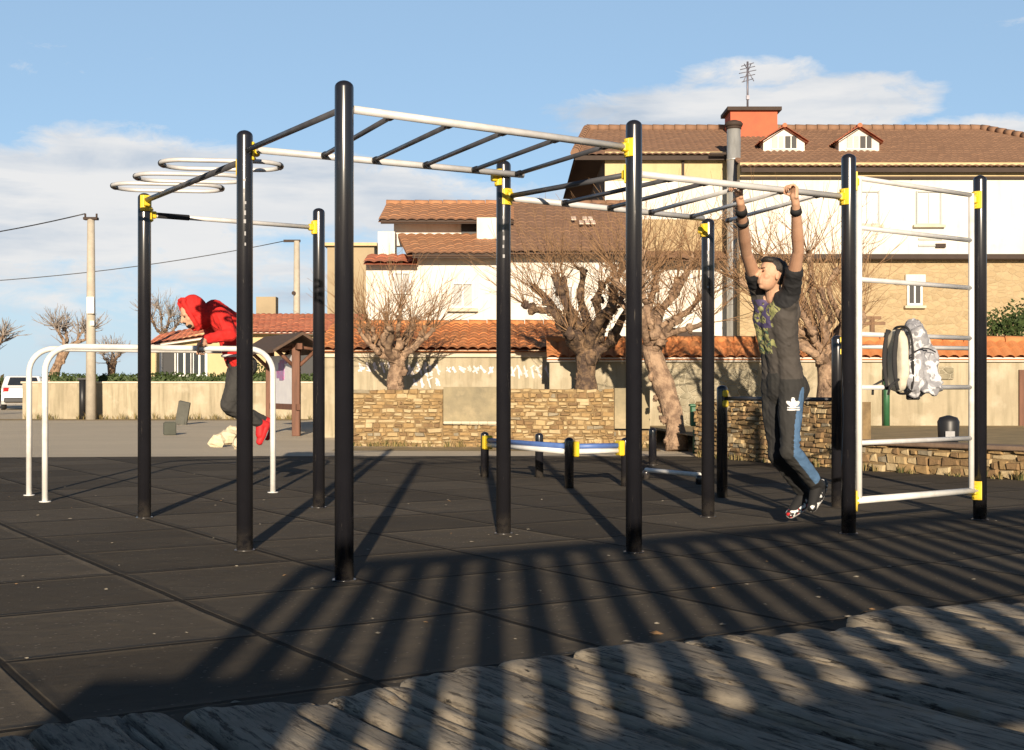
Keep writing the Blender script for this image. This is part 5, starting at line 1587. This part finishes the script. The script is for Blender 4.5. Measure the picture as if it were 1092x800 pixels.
def tee_paint(c, n):
    d = c - chest; fl = d.dot(Lh); z = d.z
    for sh, el in ((shR, elR), (shL, elL)):
        ax_ = (el - sh); t = (c - sh).dot(ax_) / ax_.length_squared
        if t > .28: return 1
    if c.z > neckb.z + .02 and (c - neckb).length < .1: return 1
    side = n.dot(Fh)
    if side > .05 and -.26 < z < .17:
        q = MN.noise(V3((fl * 24 + z * 8, z * 24, 3.0))); q2 = MN.noise(V3((fl * 60 + z * 55, z * 26 - fl * 24, 7.0)))
        diag = z - .9 * (fl + .02)
        if fl < .05 and z > -.10 and q > -.05 and abs(z - .02) < .10: return 3
        if abs(diag) < .10 and q2 > -.18: return 2
        if fl < .02 and z < -.02 and q2 > -.1: return 4 if q > .1 else 2
        if q > .30 and fl < .07: return 2
    return 0
fuse('t_shirt', mb, .0055, 4, [M['tee'], M['tee_dark'], M['print_green'], M['print_purple'], M['print_teal']], hp, tee_paint, wr=.007)
# track pants
mb = MB()
for sg, h_, k_, a_ in ((1, hipL, knL, anL), (-1, hipR, knR, anR)):
    limb_caps(mb, [pel + Lh * sg * .072 + UP * .045, pel + Lh * sg * .078 - UP * .03], [.096, .106], 20)
    mb.ell(h_ - Fh * .045 + UP * .02, (Fh * .095, Lh * .095, UP * .11), 16, 12)
    limb_caps(mb, [h_, h_.lerp(k_, .35) + Fh * .01, h_.lerp(k_, .75), k_], [.094, .088, .072, .061], 20)
    limb_caps(mb, [k_, k_.lerp(a_, .35) - Fh * .015, a_.lerp(k_, -.04)], [.070, .068, .052], 18)
    for t_, r_ in ((.82, .013), (.9, .012), (1.0, .014)):
        q = h_.lerp(k_, t_); mb.capsule(q + Lh * sg * .05 - Fh * .045, q + Fh * .03 + Lh * sg * .062 + UP * .02, r_, r_ * .6, 8)
limb_caps(mb, [pel + UP * .04, pel - UP * .04], [.118, .12], 20)
mb.capsule(knR + (anR - knR) * .2 + Fh * .05, knR + (anR - knR) * .45 + Fh * .06 - UP * .05, .010, .004, 8)
legs = [(hipL, knL), (knL, anL)]
LOGO = hipL.lerp(knL, .20) + Fh * .065 + Lh * .09
la = (Lh * .55 - Fh * .83).normalized(); la.z = 0; la.normalize()
def seg_near(c, a, b):
    d = b - a; t = max(0, min(1, (c - a).dot(d) / d.length_squared)); return a + d * t, t
def pants_paint(c, n):
    # emblem on the front of the near thigh: three leaves over bars
    r = c - LOGO
    dx, dz = r.dot(la), r.z
    if n.dot(-V3((c.x, c.y, 0)).normalized()) > .15 and r.length < .14 and n.dot(Lh) > -.35:
        for an, ln in ((-52, .052), (0, .058), (52, .052)):
            a_ = R(an); ux, uz = math.sin(a_), math.cos(a_)
            px_, pz_ = dx, dz + .02
            al = px_ * ux + pz_ * uz; ac = -px_ * uz + pz_ * ux
            if ((al - ln * .55) / (ln * .52)) ** 2 + (ac / .015) ** 2 < 1: return 2
        for zz in (-.027, -.042):
            if abs(dz - zz) < .005 and abs(dx) < .045: return 2
    pL, tL = min(((seg_near(c, *s)) for s in legs), key=lambda q: (c - q[0]).length)
    pR = min(((seg_near(c, *s)) for s in ((hipR, knR), (knR, anR))), key=lambda q: (c - q[0]).length)[0]
    near = (c - pL).length < (c - pR).length
    if near:
        o = c - pL; o.z *= .3
        if o.length > 1e-4:
            sd = (Lh * .98 + U * .14).normalized()
            if o.normalized().dot(sd) > .89 + .10 * max(0, min(1, (c.z - hipL.z + .16) / .18)) and c.z < hipL.z + .03 and (c - anL).length > .09: return 3
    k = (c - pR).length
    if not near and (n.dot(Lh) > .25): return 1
    for a_ in (anL, anR):
        if (c - a_).length < .085: return 1
    return 0
SOCKS = True
fuse('track_pants', mb, .005, 4, [M['pants'], M['pants_dark'], M['shoe_white'], M['stripe']], hp, pants_paint, wr=.0065)
for an_, to_, he_, nm in ((anL, toeL, heelL, 0), (anR, toeR, heelR, 1)):
    d = (to_ - he_).normalized(); sd = d.cross(an_ - to_).normalized(); dn = d.cross(sd).normalized()
    if dn.dot(an_ - to_.lerp(he_, .5)) > 0: dn = -dn
    mb = MB()
    limb_caps(mb, [an_ + (he_ - an_) * .2, he_.lerp(an_, .45)], [.047, .042]); limb_caps(mb, [he_.lerp(an_, .3), he_.lerp(to_, .55), to_], [.040, .042, .036])
    limb_caps(mb, [an_, he_.lerp(to_, .6)], [.044, .040])
    def shoe_paint(c, n, he_=he_, dn=dn, nm=nm):
        h = (c - he_).dot(dn); q = MN.noise(c * 42)
        if h > .018: return 1
        if nm == 1: return 1 if q > .05 else (2 if q < -.38 else 0)
        return 1 if q > .32 else 0
    fuse('shoe', mb, .005, 2, [M['shoe_black'], M['shoe_white'], M['shoe_red']], hp, shoe_paint)
    k_ = knL if nm == 0 else knR
    mb = MB(); limb_caps(mb, [an_.lerp(k_, .25), an_, an_.lerp(to_, .4), an_.lerp(to_, .8)], [.047, .043, .041, .035]); mb.build('sock', M['pants_dark'], hp)
for wr_, el_, k0, k1 in ((wrR, elR, .10, .2), (wrL, elL, .10, .2), (wrR, elR, .34, .40)):
    mb = MB(); a_, b_ = wr_.lerp(el_, k0), wr_.lerp(el_, k1)
    mb.tube([a_, a_.lerp(b_, .5), b_], [.034, .037, .040] if k0 < .2 else [.041, .043, .043], 16); mb.build('wristband', M['band'], hp)

# ------------------------------------------------------------------ person in red on the parallel bars
bd = (FRONTBAR[1] - FRONTBAR[0]).normalized()
F2 = -bd; L2 = V3((bd.y, -bd.x, 0))
if L2.y > 0: L2 = -L2
hn = on_line(FRONTBAR[0], FRONTBAR[1], 215); hf = hn + (BACKBAR[0] - FRONTBAR[0])
hf = on_line(BACKBAR[0], BACKBAR[1], 214)
YC = 12.42
pel2 = P(257, 388, YC + .13); sh0 = P(229, 337, YC); hd2 = P(204, 335, YC - .12)
pp = thing('person', V3((pel2.x, pel2.y, 0)), 'person in a red hooded top dipping between the white parallel bars', 'person')
shN, shF = sh0 + L2 * .18, sh0 - L2 * .18
body = MB()
tilt = (sh0 - pel2).normalized()
ELN = P(246, 357, YC - .30); ELF = ELN - L2 * .62
for sh, ha, el, ts in ((shN, hn, ELN, 1), (shF, hf, ELF, -1)):
    wr = ha + UP * .085 + bd * .03
    limb_caps(body, [sh, el], [.05, .04]); limb_caps(body, [el, wr], [.042, .028])
    grip_hand(body, ha, bd, UP, wr + UP * .0, .026, -1)
f2 = (F2 * .86 - UP * .40 + V3((0, -.10, 0))).normalized()
u2 = (UP * .9 + F2 * .35).normalized()
limb_caps(body, [sh0 + tilt * .02, hd2 - u2 * .04 - f2 * .03], [.065, .055])
l2, uu2 = head_prims(body, hd2, f2, u2, 1.05)
mid2 = pel2.lerp(sh0, .5) - F2 * .05 + UP * .06
for sg in (-1, 1):
    limb_caps(body, [sh0 + L2 * sg * .08 - tilt * .05, mid2 + L2 * sg * .06, pel2 + L2 * sg * .065], [.08, .085, .09])
k2N, k2F = P(243, 432, YC - .02), P(247, 436, YC + .20)
a2N, a2F = P(278, 452, YC + .22), P(283, 449, YC + .42)
h2N, h2F = pel2 + L2 * .085 - UP * .03, pel2 - L2 * .085 - UP * .03
for h_, k_, a_ in ((h2N, k2N, a2N), (h2F, k2F, a2F)):
    limb_caps(body, [h_, k_], [.078, .05]); limb_caps(body, [k_, k_.lerp(a_, .3), a_], [.05, .05, .032])
t2N, t2F = P(277, 471, YC + .24), P(285, 466, YC + .44)
for a_, to_ in ((a2N, t2N), (a2F, t2F)): limb_caps(body, [a_, to_], [.034, .028])
fuse('body', body, .0055, 3, [M['skin']], pp)
mb = MB()
for sg in (-1, 1): mb.ell(hd2 + l2 * sg * .033 + f2 * .085 + uu2 * .004, (f2 * .008, l2 * .013, uu2 * .007), 10, 8)
mb.build('eyes', M['eye'], pp)
mb = MB()
mb.ell(hd2 - uu2 * .088 + f2 * .060, (f2 * .032, l2 * .045, uu2 * .030), 14, 10, jit=.1)
mb.capsule(hd2 - uu2 * .056 + f2 * .096 - l2 * .024, hd2 - uu2 * .056 + f2 * .096 + l2 * .024, .008, .008, 8)
fuse('beard', mb, .006, 1, [M['hair']], pp)
# hood worn up: a thick shell round the head, open at the face
mb = MB()
mb.ell(hd2 + uu2 * .035 - f2 * .045, (f2 * .122, l2 * .112, uu2 * .135), 22, 16)
mb.ell(hd2 - uu2 * .06 - f2 * .055, (f2 * .11, l2 * .105, uu2 * .11), 20, 14)
mb.capsule(hd2 + uu2 * .150 + f2 * .030 - l2 * .045, hd2 + uu2 * .150 + f2 * .030 + l2 * .045, .026, .026, 12)
for sg in (-1, 1):
    mb.capsule(hd2 + uu2 * .13 + f2 * .045 + l2 * sg * .055, hd2 - uu2 * .07 + f2 * .035 + l2 * sg * .088, .022, .022, 12)
    mb.capsule(hd2 - uu2 * .07 + f2 * .035 + l2 * sg * .088, hd2 - uu2 * .14 + f2 * .01 + l2 * sg * .05, .022, .030, 12)
# top
for sg in (-1, 1):
    limb_caps(mb, [sh0 + L2 * sg * .09 - tilt * .03, mid2 + L2 * sg * .075 + UP * .015, pel2 + L2 * sg * .075 + tilt * .04], [.110, .130, .114], 20)
limb_caps(mb, [sh0 + UP * .03, mid2 + UP * .05, pel2 + tilt * .05], [.125, .140, .115], 18)
limb_caps(mb, [sh0 + tilt * .03, hd2 - uu2 * .08 - f2 * .06], [.115, .10], 18)
for sh, el, ha in ((shN, ELN, hn), (shF, ELF, hf)):
    wr = ha + UP * .085 + bd * .03
    mb.capsule(sh - tilt * .05, sh, .085, .080, 16)
    limb_caps(mb, [sh, sh.lerp(el, .5) + UP * .01, el], [.080, .072, .062], 16); limb_caps(mb, [el, el.lerp(wr, .4), wr.lerp(el, .06)], [.062, .058, .042], 16)
    for t_ in (.35, .6, .85):
        q = sh.lerp(el, t_); mb.capsule(q + L2 * .05 + UP * .05, q + L2 * .045 - UP * .06 + F2 * .02, .013, .008, 8)
fuse('hooded_top', mb, .006, 3, [M['hood']], pp, wr=.008)
mb = MB()
for sg, h_, k_, a_ in ((1, h2N, k2N, a2N), (-1, h2F, k2F, a2F)):
    mb.ell(h_ - F2 * .03 + UP * .01, (F2 * .105, L2 * .095, UP * .11), 16, 12)
    limb_caps(mb, [h_, h_.lerp(k_, .5), k_], [.105, .098, .076], 20); limb_caps(mb, [k_, k_.lerp(a_, .4), a_.lerp(k_, .08)], [.076, .074, .050], 18)
    for t_ in (.75, .9): q = h_.lerp(k_, t_); mb.capsule(q + L2 * .06 + F2 * .04, q + L2 * .06 - F2 * .06 + UP * .03, .014, .008, 8)
limb_caps(mb, [pel2 + tilt * .05, pel2 - UP * .03], [.118, .12], 20)
fuse('joggers', mb, .006, 4, [M['joggers']], pp, wr=.008)
mb = MB()
mb.tube([pel2 + tilt * .085 + (L2 * math.cos(i / 24 * 6.2832) * .178 + F2 * math.sin(i / 24 * 6.2832) * .13) for i in range(25)], .014, 8, caps=False)
mb.build('shirt_hem', M['shoe_white'], pp)
for a_, to_ in ((a2N, t2N), (a2F, t2F)):
    he_ = a_ + bd * .055 - UP * .015
    mb = MB(); limb_caps(mb, [a_, he_, he_.lerp(to_, .6), to_], [.044, .042, .044, .036])
    limb_caps(mb, [a_, a_.lerp(to_, .6)], [.046, .044])
    def sp2(c, n, he_=he_): return 1 if n.dot(bd) > .55 and (c - he_).z < -.05 else 0
    fuse('shoe', mb, .006, 2, [M['shoe_red'], M['shoe_white']], pp, sp2)

# ================================================================== light, sky, camera
sd = bpy.data.lights.new('sun', 'SUN'); sd.energy = 4.8; sd.angle = R(.55); sd.color = (1.0, .84, .64)
so = bpy.data.objects.new('sun', sd); COL.objects.link(so)
ray = V3((math.sin(SUN_AZ) * math.cos(SUN_EL), math.cos(SUN_AZ) * math.cos(SUN_EL), -math.sin(SUN_EL)))
so.rotation_euler = ray.to_track_quat('-Z', 'Y').to_euler(); so.location = (0, -20, 20)
wd = bpy.data.worlds.new('World'); scn.world = wd; wd.use_nodes = True
k = NT(wd.node_tree); bg = wd.node_tree.nodes['Background']
sky = k.n('ShaderNodeTexSky', sky_type='NISHITA'); sky.sun_disc = False
sky.sun_elevation = SUN_EL
to_sun = -ray
sky.sun_rotation = math.atan2(to_sun.x, to_sun.y)
sky.air_density = .8; sky.dust_density = .05; sky.ozone_density = 2.0; sky.altitude = 20
tc = k.n('ShaderNodeTexCoord').outputs['Generated']
sp = k.n('ShaderNodeSeparateXYZ'); k.l(tc, sp.inputs[0])
dx, dy, dz = sp.outputs
def blob(cx, cz, rx, rz, pw=1.0):
    a = k.math('DIVIDE', k.math('SUBTRACT', dx, cx), rx); b = k.math('DIVIDE', k.math('SUBTRACT', dz, cz), rz)
    r2 = k.math('ADD', k.math('MULTIPLY', a, a), k.math('MULTIPLY', b, b))
    return k.math('MULTIPLY', k.math('SUBTRACT', 1.0, r2, clamp=True), pw)
def D(px, py):
    v = V3(((px - CX) / FPX, 1, (HY - py) / FPX)).normalized(); return v.x, v.z
def blob_px(px, py, rx, ry, pw): 
    x, z = D(px, py); return blob(x, z, rx / FPX, ry / FPX, pw)
cov = None
for q in ((60, 210, 330, 85, 1.0), (300, 215, 300, 62, .9), (480, 235, 240, 60, .65), (120, 275, 420, 60, .7), (740, 120, 240, 44, .86), (885, 112, 130, 42, .88), (800, 80, 110, 24, .74), (1060, 146, 150, 30, .85), (640, 132, 90, 20, .7)):
    b_ = blob_px(*q); cov = b_ if cov is None else k.math('MAXIMUM', cov, b_)
# thin general cover elsewhere near the horizon, ahead of the camera only
cov = k.math('MAXIMUM', cov, k.math('MULTIPLY', k.math('SUBTRACT', 1.0, k.math('DIVIDE', k.math('ABSOLUTE', k.math('SUBTRACT', dz, .07)), .10), clamp=True), .5))
front = k.ramp(dy, .0, .45)  # cloud and haze removed behind the camera to lessen fill light
cov = k.math('MULTIPLY', cov, front)
wv = k.mapping(tc, (1, 1, 2.6))
n1 = k.noise(wv, 7.5, 9, .58, .25); n2 = k.noise(k.mapping(wv, loc=(2, 5, 1)), 24, 9, .66, .5)
dens = k.math('ADD', k.math('MULTIPLY', n1, .62), k.math('MULTIPLY', n2, .38))
edge = k.math('SUBTRACT', k.math('ADD', k.math('MULTIPLY', cov, .42), dens), .62)
mask = k.ramp(edge, 0.0, .14)
lit = k.ramp(k.noise(k.mapping(wv, loc=(0, 0, .10)), 7.5, 9, .58, .25), .36, .62)
streak = k.ramp(k.noise(k.mapping(tc, (1, 1, 7)), 6, 6, .55), .4, .62)
ccol = k.mix(k.math('MULTIPLY', k.math('MULTIPLY_ADD', lit, -.75, .95), streak), (10.2, 10.1, 10.0), (5.8, 6.8, 8.1))
hz = k.ramp(dz, .16, .0)
skyc = k.mix(k.math('MULTIPLY', k.math('MULTIPLY', hz, .75), front), k.mix(k.math('MULTIPLY', k.math('MULTIPLY', k.ramp(dz, .48, .30), front), .30), sky.outputs[0], (9.2, 13.6, 18.4)), (6.6, 8.2, 9.8))
col = k.mix(k.math('MULTIPLY', mask, .94), skyc, ccol)
k.l(col, bg.inputs['Color']); bg.inputs['Strength'].default_value = .05

cd = bpy.data.cameras.new('camera'); cam = bpy.data.objects.new('camera', cd); COL.objects.link(cam)
cd.sensor_width = 36; cd.sensor_fit = 'HORIZONTAL'; cd.lens = 36 * FPX / 1092
cd.shift_y = (HY - 400) / 1092
cam.location = (0, 0, CH); cam.rotation_euler = (R(90), 0, 0)
cd.clip_start = .05; cd.clip_end = 6000
scn.camera = cam
scn.view_settings.view_transform = 'Standard'; scn.view_settings.look = 'None'
scn.view_settings.exposure = .75; scn.view_settings.gamma = 1.0; scn.view_settings.use_curve_mapping = False
